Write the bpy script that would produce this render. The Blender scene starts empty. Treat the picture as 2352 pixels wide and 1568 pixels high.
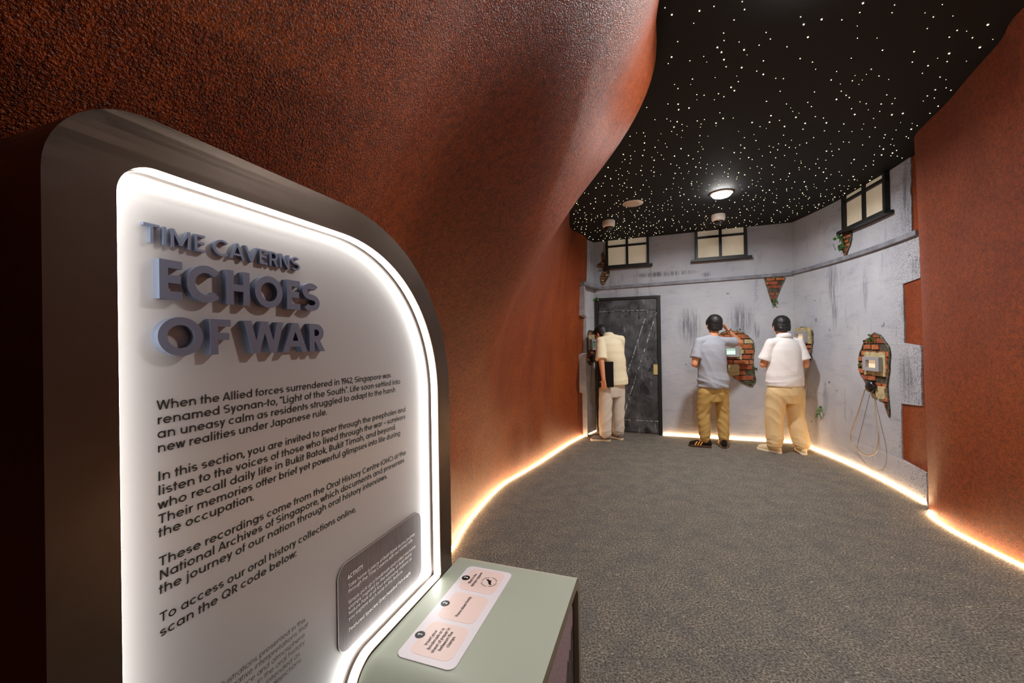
import bpy, bmesh, math, random
from mathutils import Vector, Matrix, noise
from mathutils.geometry import tessellate_polygon

# ------------------------------------------------------------------ camera
sc = bpy.context.scene
COL = sc.collection
PI = math.pi
CAM_H = 1.40
F_PX, PITCH, ROLL = 939.4, 0.003246, -0.016005        # focal length in pixels of a 2352 px wide frame
fw = Vector((0, math.cos(PITCH), math.sin(PITCH)))
ri = Vector((1, 0, 0)); up0 = ri.cross(fw)
rr = ri*math.cos(ROLL) + up0*math.sin(ROLL)
uu = up0*math.cos(ROLL) - ri*math.sin(ROLL)
cd = bpy.data.cameras.new('camera'); cam = bpy.data.objects.new('camera', cd); COL.objects.link(cam)
cd.sensor_width = 36.0; cd.lens = F_PX/2352*36.0; cd.clip_start = 0.02; cd.clip_end = 60
cam.matrix_world = Matrix(((rr.x, uu.x, -fw.x, 0), (rr.y, uu.y, -fw.y, 0), (rr.z, uu.z, -fw.z, CAM_H), (0, 0, 0, 1)))
sc.camera = cam

# ------------------------------------------------------------------ world, exposure, room light levels
sc.view_settings.view_transform = 'Standard'
sc.view_settings.look = 'None'
sc.view_settings.gamma = 1.0
sc.view_settings.use_curve_mapping = False
sc.view_settings.exposure = 0.0
wd = bpy.data.worlds.new('world'); sc.world = wd; wd.use_nodes = True
wd.node_tree.nodes['Background'].inputs[0].default_value = (0.02, 0.02, 0.022, 1)
wd.node_tree.nodes['Background'].inputs[1].default_value = 0.0
sc.cycles.use_denoising = True
sc.cycles.sample_clamp_indirect = 6.0

CEIL = 2.95
DOWNLIGHTS = [(2.24, 4.32), (1.28, 1.66)]       # the two lamps seen in the ceiling
DOWN_POWER = (52.0, 42.0)                       # watts of each
LED_SIGN = 15.0                                 # strip inside the sign's recess
LED_FLOOR = 42.0                                # warm strip at the foot of the walls
def room_lamp(name, loc, energy, size, color=(1, .95, .88), rot=(0, 0, 0)):
    ld = bpy.data.lights.new(name, 'AREA'); ld.shape = 'DISK'; ld.size = size; ld.energy = energy; ld.color = color
    o = bpy.data.objects.new(name, ld); COL.objects.link(o); o.location = loc; o.rotation_euler = rot
    return o
room_lamp('downlight_behind_camera', (2.0, -0.7, CEIL-.03), 5, .2)     # the ceiling's next lamp, behind the viewer

# ------------------------------------------------------------------ helpers
def lin(r, g, b):
    f = lambda c: (c/255/12.92 if c <= 10.31 else ((c/255+.055)/1.055)**2.4)
    return (f(r), f(g), f(b), 1)
def mat(name, col=(.5, .5, .5, 1), rough=.5, metal=0.0, spec=.5, emit=None, estr=0.0):
    m = bpy.data.materials.new(name); m.use_nodes = True
    b = m.node_tree.nodes['Principled BSDF']
    b.inputs['Base Color'].default_value = col if len(col) == 4 else (*col, 1)
    b.inputs['Roughness'].default_value = rough; b.inputs['Metallic'].default_value = metal
    b.inputs['Specular IOR Level'].default_value = spec
    if emit is not None:
        b.inputs['Emission Color'].default_value = (*emit[:3], 1); b.inputs['Emission Strength'].default_value = estr
    return m
def nodes(m): return m.node_tree.nodes, m.node_tree.links, m.node_tree.nodes['Principled BSDF']
def coords(m, scale=(1, 1, 1), rot=(0, 0, 0)):
    N, L, b = nodes(m)
    tc = N.new('ShaderNodeTexCoord'); mp = N.new('ShaderNodeMapping')
    mp.inputs['Scale'].default_value = scale; mp.inputs['Rotation'].default_value = rot
    L.new(tc.outputs['Object'], mp.inputs['Vector'])
    return mp.outputs['Vector']
def tnoise(m, vec, scale, detail=3, rough=.55, dist=0):
    N, L, b = nodes(m); n = N.new('ShaderNodeTexNoise')
    n.inputs['Scale'].default_value = scale; n.inputs['Detail'].default_value = detail
    n.inputs['Roughness'].default_value = rough; n.inputs['Distortion'].default_value = dist
    L.new(vec, n.inputs['Vector']); return n.outputs['Fac']
def ramp(m, fac, stops):
    N, L, b = nodes(m); r = N.new('ShaderNodeValToRGB'); e = r.color_ramp.elements
    while len(e) < len(stops): e.new(.5)
    for k, (p, c) in enumerate(stops):
        e[k].position = p; e[k].color = c if len(c) == 4 else (*c, 1)
    L.new(fac, r.inputs['Fac']); return r.outputs['Color']
def mixc(m, fac, a, b_, mode='MIX'):
    N, L, b = nodes(m); x = N.new('ShaderNodeMix'); x.data_type = 'RGBA'; x.blend_type = mode
    if hasattr(fac, 'links'): L.new(fac, x.inputs[0])
    else: x.inputs[0].default_value = fac
    for s, v in ((6, a), (7, b_)):
        if hasattr(v, 'links'): L.new(v, x.inputs[s])
        else: x.inputs[s].default_value = v if len(v) == 4 else (*v, 1)
    return x.outputs[2]
def math_(m, op, a, b_=0.0):
    N, L, b = nodes(m); x = N.new('ShaderNodeMath'); x.operation = op
    for s, v in ((0, a), (1, b_)):
        if hasattr(v, 'links'): L.new(v, x.inputs[s])
        else: x.inputs[s].default_value = v
    return x.outputs[0]
def bump(m, height, strength=.5, dist=.01):
    N, L, b = nodes(m); x = N.new('ShaderNodeBump')
    x.inputs['Strength'].default_value = strength; x.inputs['Distance'].default_value = dist
    L.new(height, x.inputs['Height']); L.new(x.outputs['Normal'], b.inputs['Normal'])
def setc(m, out, sock='Base Color'):
    N, L, b = nodes(m); L.new(out, b.inputs[sock])

def obj(name, verts, faces, m, parent=None, smooth=False, fm=None):
    me = bpy.data.meshes.new(name); me.from_pydata([tuple(v) for v in verts], [], faces); me.update()
    for x in (m if isinstance(m, (list, tuple)) else [m]): me.materials.append(x)
    if fm:
        for p, k in zip(me.polygons, fm): p.material_index = k
    if smooth:
        for p in me.polygons: p.use_smooth = True
    o = bpy.data.objects.new(name, me); COL.objects.link(o)
    if parent is not None: o.parent = parent
    return o
def tag(o, label=None, cat=None, group=None, kind=None):
    for k, v in (('label', label), ('category', cat), ('group', group), ('kind', kind)):
        if v is not None: o[k] = v
    return o
def thing(name, label, cat, loc=(0, 0, 0), group=None):
    o = bpy.data.objects.new(name, None); COL.objects.link(o); o.empty_display_size = .1
    o.location = loc
    return tag(o, label, cat, group)
class MB:
    """collects shapes; build() links them as one mesh object"""
    def __init__(s): s.v = []; s.f = []; s.k = []
    def add(s, vs, fs, k=0):
        n = len(s.v); s.v += [Vector(v) for v in vs]; s.f += [tuple(i+n for i in f) for f in fs]; s.k += [k]*len(fs); return s
    def box(s, c, d, k=0, M=None):
        x, y, z = d[0]/2, d[1]/2, d[2]/2
        vs = [Vector((sx*x, sy*y, sz*z)) for sx in (-1, 1) for sy in (-1, 1) for sz in (-1, 1)]
        if M: vs = [M @ v for v in vs]
        vs = [v+Vector(c) for v in vs]
        return s.add(vs, [(0, 1, 3, 2), (4, 6, 7, 5), (0, 4, 5, 1), (2, 3, 7, 6), (0, 2, 6, 4), (1, 5, 7, 3)], k)
    def hull8(s, q0, q1, k=0):
        """prism between two quads of four points each"""
        return s.add(list(q0)+list(q1), [(0, 1, 2, 3), (7, 6, 5, 4), (0, 4, 5, 1), (1, 5, 6, 2), (2, 6, 7, 3), (3, 7, 4, 0)], k)
    def ball(s, c, r, nu=16, nv=10, k=0, M=None):
        r = (r, r, r) if not hasattr(r, '__len__') else r
        vs = []; fs = []
        for j in range(1, nv):
            t = PI*j/nv
            for i in range(nu):
                a = 2*PI*i/nu; vs.append(Vector((r[0]*math.sin(t)*math.cos(a), r[1]*math.sin(t)*math.sin(a), r[2]*math.cos(t))))
        vs += [Vector((0, 0, r[2])), Vector((0, 0, -r[2]))]; T = len(vs)-2; B = T+1
        for j in range(nv-2):
            for i in range(nu): fs.append((j*nu+i, (j+1)*nu+i, (j+1)*nu+(i+1) % nu, j*nu+(i+1) % nu))
        for i in range(nu):
            fs.append((T, i, (i+1) % nu)); fs.append((B, (nv-2)*nu+(i+1) % nu, (nv-2)*nu+i))
        if M: vs = [M @ v for v in vs]
        return s.add([v+Vector(c) for v in vs], fs, k)
    def cone(s, p, r0, q, r1, n=14, k=0):
        p, q = Vector(p), Vector(q); d = q-p
        if d.length < 1e-6: return s
        z = d.normalized(); x = z.orthogonal().normalized(); y = z.cross(x)
        vs = []
        for c, r in ((p, r0), (q, r1)):
            for i in range(n):
                a = 2*PI*i/n; vs.append(c+(x*math.cos(a)+y*math.sin(a))*r)
        fs = [(i, (i+1) % n, n+(i+1) % n, n+i) for i in range(n)]+[tuple(range(n))[::-1], tuple(range(n, 2*n))]
        return s.add(vs, fs, k)
    def cap(s, p, r0, q, r1, n=14, k=0):
        """tapered capsule"""
        s.cone(p, r0, q, r1, n, k); s.ball(p, r0, n, 8, k); return s.ball(q, r1, n, 8, k)
    def loft(s, rings, k=0, n=24):
        """closed stack of ellipses (centre, rx, ry, yaw)"""
        vs = []; fs = []
        for c, rx, ry, yaw in rings:
            for i in range(n):
                a = 2*PI*i/n; x, y = rx*math.cos(a), ry*math.sin(a)
                vs.append(Vector(c)+Vector((x*math.cos(yaw)-y*math.sin(yaw), x*math.sin(yaw)+y*math.cos(yaw), 0)))
        m = len(rings)
        for j in range(m-1):
            for i in range(n): fs.append((j*n+i, j*n+(i+1) % n, (j+1)*n+(i+1) % n, (j+1)*n+i))
        fs += [tuple(range(n))[::-1], tuple(range((m-1)*n, m*n))]
        return s.add(vs, fs, k)
    def lathe(s, c, prof, n=32, k=0, M=None):
        """prof: (radius, height) list"""
        vs = []; fs = []
        for r, z in prof:
            for i in range(n):
                a = 2*PI*i/n; vs.append(Vector((r*math.cos(a), r*math.sin(a), z)))
        for j in range(len(prof)-1):
            for i in range(n): fs.append((j*n+i, j*n+(i+1) % n, (j+1)*n+(i+1) % n, (j+1)*n+i))
        fs += [tuple(range(n))[::-1], tuple(range((len(prof)-1)*n, len(prof)*n))]
        if M: vs = [M @ v for v in vs]
        return s.add([v+Vector(c) for v in vs], fs, k)
    def tube(s, pts, r, n=8, k=0):
        pts = [Vector(p) for p in pts]; vs = []; fs = []; x = None
        for i, p in enumerate(pts):
            d = (pts[min(i+1, len(pts)-1)]-pts[max(i-1, 0)]).normalized()
            x = d.orthogonal().normalized() if x is None else (x-d*x.dot(d)).normalized()
            y = d.cross(x); rad = r[i] if hasattr(r, '__len__') else r
            for j in range(n):
                a = 2*PI*j/n; vs.append(p+(x*math.cos(a)+y*math.sin(a))*rad)
        for i in range(len(pts)-1):
            for j in range(n): fs.append((i*n+j, i*n+(j+1) % n, (i+1)*n+(j+1) % n, (i+1)*n+j))
        fs += [tuple(range(n))[::-1], tuple(range((len(pts)-1)*n, len(pts)*n))]
        return s.add(vs, fs, k)
    def poly(s, outline, P, o0, o1, k=0, holes=()):
        """flat outline (u,z) (with holes) thickened between offsets o0 (back) and o1 (front), placed by P(u,z,off)"""
        loops = [list(outline)]+[list(h) for h in holes]
        flat = [q for l in loops for q in l]; n = len(flat)
        tri = tessellate_polygon([[Vector((a, b, 0)) for a, b in l] for l in loops])
        vs = [P(a, b, o1) for a, b in flat]; fs = [tuple(t) for t in tri]
        if o0 is not None:
            vs += [P(a, b, o0) for a, b in flat]; fs += [tuple(i+n for i in t)[::-1] for t in tri]
            st = 0
            for l in loops:
                m = len(l)
                for i in range(m):
                    a, b = st+i, st+(i+1) % m; fs.append((a, b, b+n, a+n))
                st += m
        return s.add(vs, fs, k)
    def build(s, name, m, parent=None, smooth=False, fix=False):
        o = obj(name, s.v, s.f, m, parent, smooth, s.k)
        if fix:
            b = bmesh.new(); b.from_mesh(o.data); bmesh.ops.recalc_face_normals(b, faces=b.faces[:]); b.to_mesh(o.data); b.free()
        return o
def crom(pts, n):
    """n points along a Catmull-Rom curve, spaced by length"""
    P = [Vector(p) for p in pts]; P = [P[0]*2-P[1]]+P+[P[-1]*2-P[-2]]; out = []
    for i in range(1, len(P)-2):
        a, b, c, d = P[i-1:i+3]
        for k in range(20):
            t = k/20
            out.append(.5*((2*b)+(c-a)*t+(2*a-5*b+4*c-d)*t*t+(3*b-a-3*c+d)*t**3))
    out.append(P[-2])
    L = [0]
    for i in range(1, len(out)): L.append(L[-1]+(out[i]-out[i-1]).length)
    res = []; j = 0
    for k in range(n):
        s = L[-1]*k/(n-1)
        while j < len(L)-2 and L[j+1] < s: j += 1
        t = (s-L[j])/max(1e-9, L[j+1]-L[j]); res.append(out[j].lerp(out[j+1], min(1, max(0, t))))
    return res
def rrect(x0, y0, x1, y1, r, n=8):
    r = r if hasattr(r, '__len__') else (r,)*4
    out = []
    for (cx, cy, a0, rad) in ((x1-r[0], y1-r[0], 0, r[0]), (x0+r[1], y1-r[1], 90, r[1]), (x0+r[2], y0+r[2], 180, r[2]), (x1-r[3], y0+r[3], 270, r[3])):
        for i in range(n+1):
            a = math.radians(a0+90*i/n); out.append((cx+rad*math.cos(a), cy+rad*math.sin(a)))
    return out

# ------------------------------------------------------------------ materials
def rock(name, c1, c2):
    m = mat(name, c1, .42, 0, .28); N, L, b = nodes(m); v = coords(m); vs = coords(m, (2.6, 2.6, .5))
    vo = N.new('ShaderNodeTexVoronoi'); vo.inputs['Scale'].default_value = 230; L.new(v, vo.inputs['Vector'])
    wb = N.new('ShaderNodeSeparateColor'); L.new(vo.outputs['Color'], wb.inputs['Color'])
    c = mixc(m, ramp(m, tnoise(m, v, 1.6, 4, .6, .4), [(.35, (0, 0, 0)), (.68, (1, 1, 1))]), c1, c2)
    c = mixc(m, ramp(m, tnoise(m, vs, 1.5, 4, .6), [(.45, (0, 0, 0)), (.75, (.6, .6, .6))]), c, lin(176, 86, 18))
    c = mixc(m, 1.0, c, ramp(m, wb.outputs['Red'], [(0, (.42, .38, .36)), (.55, (.9, .88, .86)), (1, (1.25, 1.2, 1.15))]), 'MULTIPLY')
    c = mixc(m, 1.0, c, ramp(m, tnoise(m, v, 38, 3, .6), [(.32, (.62, .58, .56)), (.6, (1, 1, 1))]), 'MULTIPLY')
    setc(m, c)
    h = math_(m, 'ADD', math_(m, 'MULTIPLY', wb.outputs['Green'], .35), math_(m, 'ADD', math_(m, 'MULTIPLY', tnoise(m, v, 240, 2, .65), 1.4), math_(m, 'MULTIPLY', tnoise(m, v, 30, 3, .6), .7)))
    bump(m, h, .7, .007)
    return m
M_ROCK = rock('sprayed_red_rock', lin(144, 58, 4), lin(166, 74, 8))
SMUDGES = [(2.57, 5.92, 1.60, .19, .30), (3.185, 5.685, 1.66, .19, .28), (3.36, 5.62, 1.52, .06, .14), (3.70, 4.75, 2.05, .12, .30), (3.70, 4.72, 1.72, .08, .30), (3.78, 4.90, .62, .07, .34), (2.25, 6.03, 2.38, .55, .05),
           (1.75, 6.22, 1.3, .10, .30), (3.66, 4.2, 1.9, .05, .3), (3.50, 3.58, 1.62, .14, .2), (3.52, 3.62, 1.05, .15, .26), (3.48, 3.6, 2.55, .10, .35), (3.42, 3.5, 2.0, .10, .12), (2.8, 5.83, 2.33, .10, .05), (3.73, 4.6, 2.42, .07, .06), (2.0, 6.14, .9, .25, .5)]
def plaster_mat(name='limewash_plaster'):
    m = mat(name, lin(170, 170, 174), .78, 0, .25); N, L, b = nodes(m)
    v = coords(m); vs = coords(m, (2.2, 2.2, 9)); vv = coords(m, (26, 26, 2.2)); vm = coords(m, (6, 6, 1.5))
    c = mixc(m, ramp(m, tnoise(m, v, 1.7, 5, .6, .3), [(.35, (0, 0, 0)), (.7, (1, 1, 1))]), lin(160, 163, 172), lin(180, 181, 186))
    c = mixc(m, ramp(m, tnoise(m, vs, 1.3, 5, .65), [(.55, (0, 0, 0)), (.75, (.5, .5, .5))]), c, lin(126, 129, 138))
    c = mixc(m, ramp(m, tnoise(m, vm, 1.1, 5, .7), [(.58, (0, 0, 0)), (.72, (.6, .6, .6))]), c, lin(112, 115, 124))
    c = mixc(m, ramp(m, tnoise(m, v, 9, 2, .5), [(.735, (0, 0, 0)), (.765, (.7, .7, .7))]), c, lin(96, 96, 98))
    tot = None
    for x, y, z, w, h in SMUDGES:                         # brushed grey smudges
        q = N.new('ShaderNodeMapping'); q.inputs['Location'].default_value = (-x/w, -y/w, -z/h); q.inputs['Scale'].default_value = (1/w, 1/w, 1/h)
        tc = N.new('ShaderNodeTexCoord'); L.new(tc.outputs['Object'], q.inputs['Vector'])
        ln = N.new('ShaderNodeVectorMath'); ln.operation = 'LENGTH'; L.new(q.outputs['Vector'], ln.inputs[0])
        k = math_(m, 'MAXIMUM', math_(m, 'SUBTRACT', 1.0, ln.outputs['Value']), 0.0); tot = k if tot is None else math_(m, 'ADD', tot, k)
    st = math_(m, 'MULTIPLY', math_(m, 'SUBTRACT', tnoise(m, vv, 1.4, 4, .7), .36), 4.2)
    k = N.new('ShaderNodeClamp'); L.new(math_(m, 'MULTIPLY', math_(m, 'MULTIPLY', tot, st), 1.5), k.inputs['Value'])
    c = mixc(m, math_(m, 'MULTIPLY', k.outputs['Result'], .8), c, lin(92, 95, 104))
    # coarse dark specks where the coat runs out over the rough red wall
    tc = N.new('ShaderNodeTexCoord'); sp = N.new('ShaderNodeSeparateXYZ'); L.new(tc.outputs['Object'], sp.inputs[0])
    mr = N.new('ShaderNodeMapRange'); mr.inputs['From Min'].default_value = 3.95; mr.inputs['From Max'].default_value = 3.5; L.new(sp.outputs['Y'], mr.inputs['Value'])
    k2 = math_(m, 'MULTIPLY', mr.outputs['Result'], ramp(m, tnoise(m, v, 70, 4, .75), [(.50, (0, 0, 0)), (.60, (1, 1, 1))]))
    c = mixc(m, math_(m, 'MULTIPLY', k2, .75), c, lin(70, 72, 80))
    setc(m, c)
    bump(m, math_(m, 'ADD', tnoise(m, v, 40, 4, .6), tnoise(m, vs, 5, 3, .6)), .25, .01)
    return m
M_PLASTER = plaster_mat()
def carpet_mat():
    m = mat('carpet', lin(100, 95, 88), .95, 0, .1); v = coords(m); st = coords(m, (1, 2.0, 1), (0, 0, .5)); s2 = coords(m, (1.8, 1, 1), (0, 0, .2))
    fine = tnoise(m, v, 95, 4, .75); big = tnoise(m, v, 7, 4, .65)
    c = ramp(m, fine, [(.33, lin(54, 50, 45)), (.5, lin(108, 101, 91)), (.66, lin(166, 158, 144))])
    c = mixc(m, ramp(m, big, [(.4, (0, 0, 0)), (.62, (.8, .8, .8))]), c, ramp(m, fine, [(.33, lin(46, 45, 43)), (.66, lin(126, 122, 116))]))
    c = mixc(m, ramp(m, tnoise(m, st, 27, 3, .6), [(.63, (0, 0, 0)), (.69, (.42, .42, .42))]), c, lin(196, 189, 178))
    c = mixc(m, ramp(m, tnoise(m, s2, 30, 3, .6), [(.63, (0, 0, 0)), (.70, (.6, .6, .6))]), c, lin(50, 48, 46))
    setc(m, c); bump(m, fine, .5, .008)
    return m
M_CARPET = carpet_mat()
M_CEIL = mat('black_ceiling', lin(22, 22, 24), .75, 0, .25)
_v = coords(M_CEIL); bump(M_CEIL, tnoise(M_CEIL, _v, 3, 3), .1, .01)
M_BLACK = mat('black_paint', lin(20, 20, 21), .5)
M_BLACKPLASTIC = mat('black_plastic', lin(14, 14, 15), .3)
M_WHITEPLASTIC = mat('white_plastic', lin(236, 228, 220), .45)
M_TRIMGREY = mat('grey_rail_paint', lin(120, 122, 130), .6)
_v = coords(M_TRIMGREY); setc(M_TRIMGREY, ramp(M_TRIMGREY, tnoise(M_TRIMGREY, _v, 9, 4), [(.35, lin(104, 106, 114)), (.7, lin(138, 140, 148))]))
M_BRONZE = mat('bronze_metal', (.30, .25, .22, 1), .33, .88)
_v = coords(M_BRONZE); setc(M_BRONZE, ramp(M_BRONZE, tnoise(M_BRONZE, _v, 6, 4), [(.3, (.185, .135, .10, 1)), (.7, (.24, .185, .15, 1))]))
M_PANEL = mat('satin_silver_panel', lin(164, 159, 158), .38, .25, .5)
_v = coords(M_PANEL, (1, 1, 30)); bump(M_PANEL, tnoise(M_PANEL, _v, 60, 2), .02, .002)
M_LETTER = mat('slate_blue_letter', lin(122, 130, 152), .30, .6, .5)
M_INK = mat('black_ink', lin(14, 11, 12), .5)
M_WHITEINK = mat('white_ink', lin(235, 230, 228), .5)
M_DARKMETAL = mat('dark_brushed_metal', lin(88, 76, 76), .36, .6)
_v = coords(M_DARKMETAL, (60, 60, 2)); setc(M_DARKMETAL, ramp(M_DARKMETAL, tnoise(M_DARKMETAL, _v, 8, 3), [(.3, lin(78, 68, 68)), (.7, lin(104, 92, 92))]))
M_SAGE = mat('sage_green_laminate', lin(168, 172, 156), .42)
_v = coords(M_SAGE); bump(M_SAGE, tnoise(M_SAGE, _v, 160, 2), .02, .002)
M_SAGEWARMLIT = mat('sage_warm_lit', lin(172, 164, 142), .5)  # outer face: the sage again, with warm light painted into its colour
M_CARD = mat('card_white', lin(226, 216, 220), .45)
M_PINK = mat('card_pink', lin(232, 204, 196), .45)
M_LEDSIGN = mat('sign_led', (1, 1, 1), .5, emit=(.98, 1, .96), estr=LED_SIGN)
M_LEDFLOOR = mat('floor_led', (1, .9, .8), .5, emit=(1, .62, .32), estr=LED_FLOOR)
M_STAR = mat('star_point', (1, 1, .8), .5, emit=(1, .93, .52), estr=2.6)
M_STAR.cycles.emission_sampling = 'NONE'
M_DIFFUSER = mat('lamp_diffuser', (1, 1, 1), .5, emit=(1, .97, .94), estr=130.0)
M_CREAM = mat('cream_window_board', lin(214, 202, 176), .6, emit=(1, .86, .62), estr=.13)
_v = coords(M_CREAM); setc(M_CREAM, ramp(M_CREAM, tnoise(M_CREAM, _v, 3, 4), [(.3, lin(196, 182, 156)), (.7, lin(222, 210, 186))]))
def door_mat():
    m = mat('blackened_door_wood', lin(62, 63, 66), .55); v = coords(m)
    st = coords(m, (22, 22, 1.6)); dg = coords(m, (16, 16, 2.0), (0, .55, .37))
    c = ramp(m, tnoise(m, v, 4, 5, .65, .5), [(.35, lin(36, 37, 40)), (.68, lin(92, 93, 97))])
    c = mixc(m, ramp(m, tnoise(m, st, 1.2, 5, .75), [(.60, (0, 0, 0)), (.74, (.6, .6, .6))]), c, lin(140, 141, 145))
    c = mixc(m, ramp(m, tnoise(m, dg, 1.0, 5, .75), [(.60, (0, 0, 0)), (.72, (.65, .65, .65))]), c, lin(168, 168, 170))
    c = mixc(m, ramp(m, tnoise(m, coords(m, (7, 7, 4)), 1.6, 3, .6), [(.57, (0, 0, 0)), (.66, (.9, .9, .9))]), c, lin(14, 14, 15))
    setc(m, c); bump(m, tnoise(m, st, 3, 3), .3, .006)
    return m
M_DOOR = door_mat()
M_WORN = mat('worn_paint_edge', lin(160, 160, 162), .7)
_v = coords(M_WORN); setc(M_WORN, ramp(M_WORN, tnoise(M_WORN, _v, 22, 3), [(.42, lin(58, 58, 60)), (.6, lin(176, 176, 178))]))
M_BRASS = mat('pale_brass', lin(206, 184, 128), .4, .3)
def brick_mat(name, c1, c2):
    m = mat(name, c1, .85, 0, .2); v = coords(m)
    setc(m, mixc(m, ramp(m, tnoise(m, v, 22, 4, .7), [(.35, (0, 0, 0)), (.65, (1, 1, 1))]), c1, c2)); bump(m, tnoise(m, v, 60, 3), .6, .01); return m
M_BRICKS = [brick_mat('orange_brick', lin(190, 112, 72), lin(136, 78, 50)), brick_mat('red_brick', lin(170, 90, 62), lin(108, 62, 46)), brick_mat('cream_lump', lin(196, 182, 142), lin(150, 138, 100))]
M_MORTAR = brick_mat('dirty_mortar', lin(92, 86, 70), lin(52, 50, 42))
M_RIM = brick_mat('broken_plaster_rim', lin(122, 116, 96), lin(64, 62, 50))
M_MOSS = brick_mat('moss', lin(86, 100, 52), lin(44, 62, 34))
M_LEAF = mat('leaf_green', lin(56, 112, 54), .5)
_v = coords(M_LEAF); setc(M_LEAF, ramp(M_LEAF, tnoise(M_LEAF, _v, 30, 2), [(.35, lin(34, 78, 44)), (.65, lin(96, 140, 62))]))
M_FRAMEGREY = mat('grey_peephole_paint', lin(150, 150, 154), .45)
M_HOSE = mat('steel_hose', lin(178, 160, 136), .35, .6)
M_SCREEN_WARM = mat('warm_peephole_picture', lin(220, 190, 150), .6, emit=(1, .76, .5), estr=.45)
M_SCREEN_GREEN = mat('green_peephole_picture', lin(190, 225, 205), .6, emit=(.72, 1, .82), estr=.55)
M_SCREEN_DARK = mat('dim_peephole_picture', lin(60, 110, 80), .6, emit=(.2, .5, .3), estr=.15)
M_GLASSDARK = mat('smoked_dome', lin(18, 16, 16), .06, 0, .8)

# ------------------------------------------------------------------ room shell
def struct(o): o['kind'] = 'structure'; return o
struct(obj('floor', [(-2.6, -2.2, 0), (5.2, -2.2, 0), (5.2, 7.4, 0), (-2.6, 7.4, 0)], [(0, 1, 2, 3)], M_CARPET))
struct(obj('ceiling', [(-2.6, -2.2, CEIL), (-2.6, 7.4, CEIL), (5.2, 7.4, CEIL), (5.2, -2.2, CEIL)], [(0, 1, 2, 3)], M_CEIL))
def cave(name, fl, ce, nu, nv, power, amp):
    ridge = name == 'wall_left'
    A = crom([(*p, 0) for p in fl], nu); B = crom([(*p, CEIL) for p in ce], nu); vs = []; fs = []
    for i in range(nu):
        for j in range(nv):
            t = j/(nv-1); w = t**power
            if power == 0: x = max(0, (t-.33)/.67); w = x*x*(3-2*x); g = min(1, max(0, (A[i].y-2.3)/1.3)); w = w*(1-g)+g*t**1.9
            p = A[i]*(1-w)+B[i]*w; p.z = CEIL*t
            d = amp*math.sin(PI*t)**1.2*(noise.noise(Vector((p.x*.9+5, p.y*.9, p.z*.45)))+.35*noise.noise(Vector((p.x*3.2, p.y*3.2, p.z*1.1+9))))
            if ridge:                                    # one broad fold slants down the wall, a hollow runs beside it
                yr = 1.12+(2.62-p.z)*1.35; k = math.sin(PI*min(1, t/.94))**.8 if t < .94 else 0
                d += k*min(1, max(0, (4.2-p.y)/1.4))*(.10*math.exp(-((p.y-yr-.1)/(.34 if p.y < yr+.1 else .5))**2)-.15*math.exp(-((p.y-yr+.66)/.38)**2))
            n = Vector((B[i].x-A[i].x, B[i].y-A[i].y, 0)); n = n.normalized() if n.length > .05 else Vector((1, 0, 0))
            vs.append(p+n*d)
    for i in range(nu-1):
        for j in range(nv-1): fs.append((i*nv+j, (i+1)*nv+j, (i+1)*nv+j+1, i*nv+j+1))
    return struct(obj(name, vs, fs, M_ROCK, smooth=True))
LEFT_FLOOR = [(-1.25, -2.1), (-1.2, -1.2), (-1.15, -.4), (-1.1, .3), (-1.0, .9), (-.82, 1.5), (-.62, 2.05), (-.50, 2.5), (-.44, 2.83), (-.404, 3.09), (-.305, 3.5), (-.134, 4.02), (.09, 4.413), (.362, 4.892), (.71, 5.556), (1.0, 6.02), (1.2, 6.33)]
LEFT_CEIL = [(.2, -2.1), (.25, -1.2), (.32, -.4), (.42, .3), (.52, .9), (.62, 1.5), (.70, 1.9), (.80, 2.2), (.821, 2.454), (.793, 2.728), (.749, 3.103), (.676, 3.51), (.641, 3.882), (.645, 4.343), (.718, 4.933), (.83, 5.58), (1.09, 6.0), (1.2, 6.33)]
cave('wall_left', LEFT_FLOOR, LEFT_CEIL, 150, 60, 0, .045)
RIGHT_FLOOR = [(3.75, 3.40), (3.5, 3.36), (3.34, 3.30), (3.262, 3.20), (3.20, 3.09), (3.138, 2.9), (3.105, 2.715), (3.07, 2.48), (3.0, 1.9), (2.95, 1.0), (2.9, 0), (2.9, -2.1)]
RIGHT_CEIL = [(3.6, 3.42), (3.35, 3.34), (3.15, 3.17), (3.032, 2.956), (2.93, 2.74), (2.835, 2.57), (2.747, 2.42), (2.6, 2.15), (2.445, 1.92), (2.3, 1.3), (2.25, 0), (2.25, -2.1)]
cave('wall_right_front', RIGHT_FLOOR, RIGHT_CEIL, 90, 36, 1.5, .03)
struct(obj('wall_back', [(-2.0, -2.05, 0), (4, -2.05, 0), (4, -2.05, CEIL), (-2.0, -2.05, CEIL)], [(0, 1, 2, 3)], M_ROCK))

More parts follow.
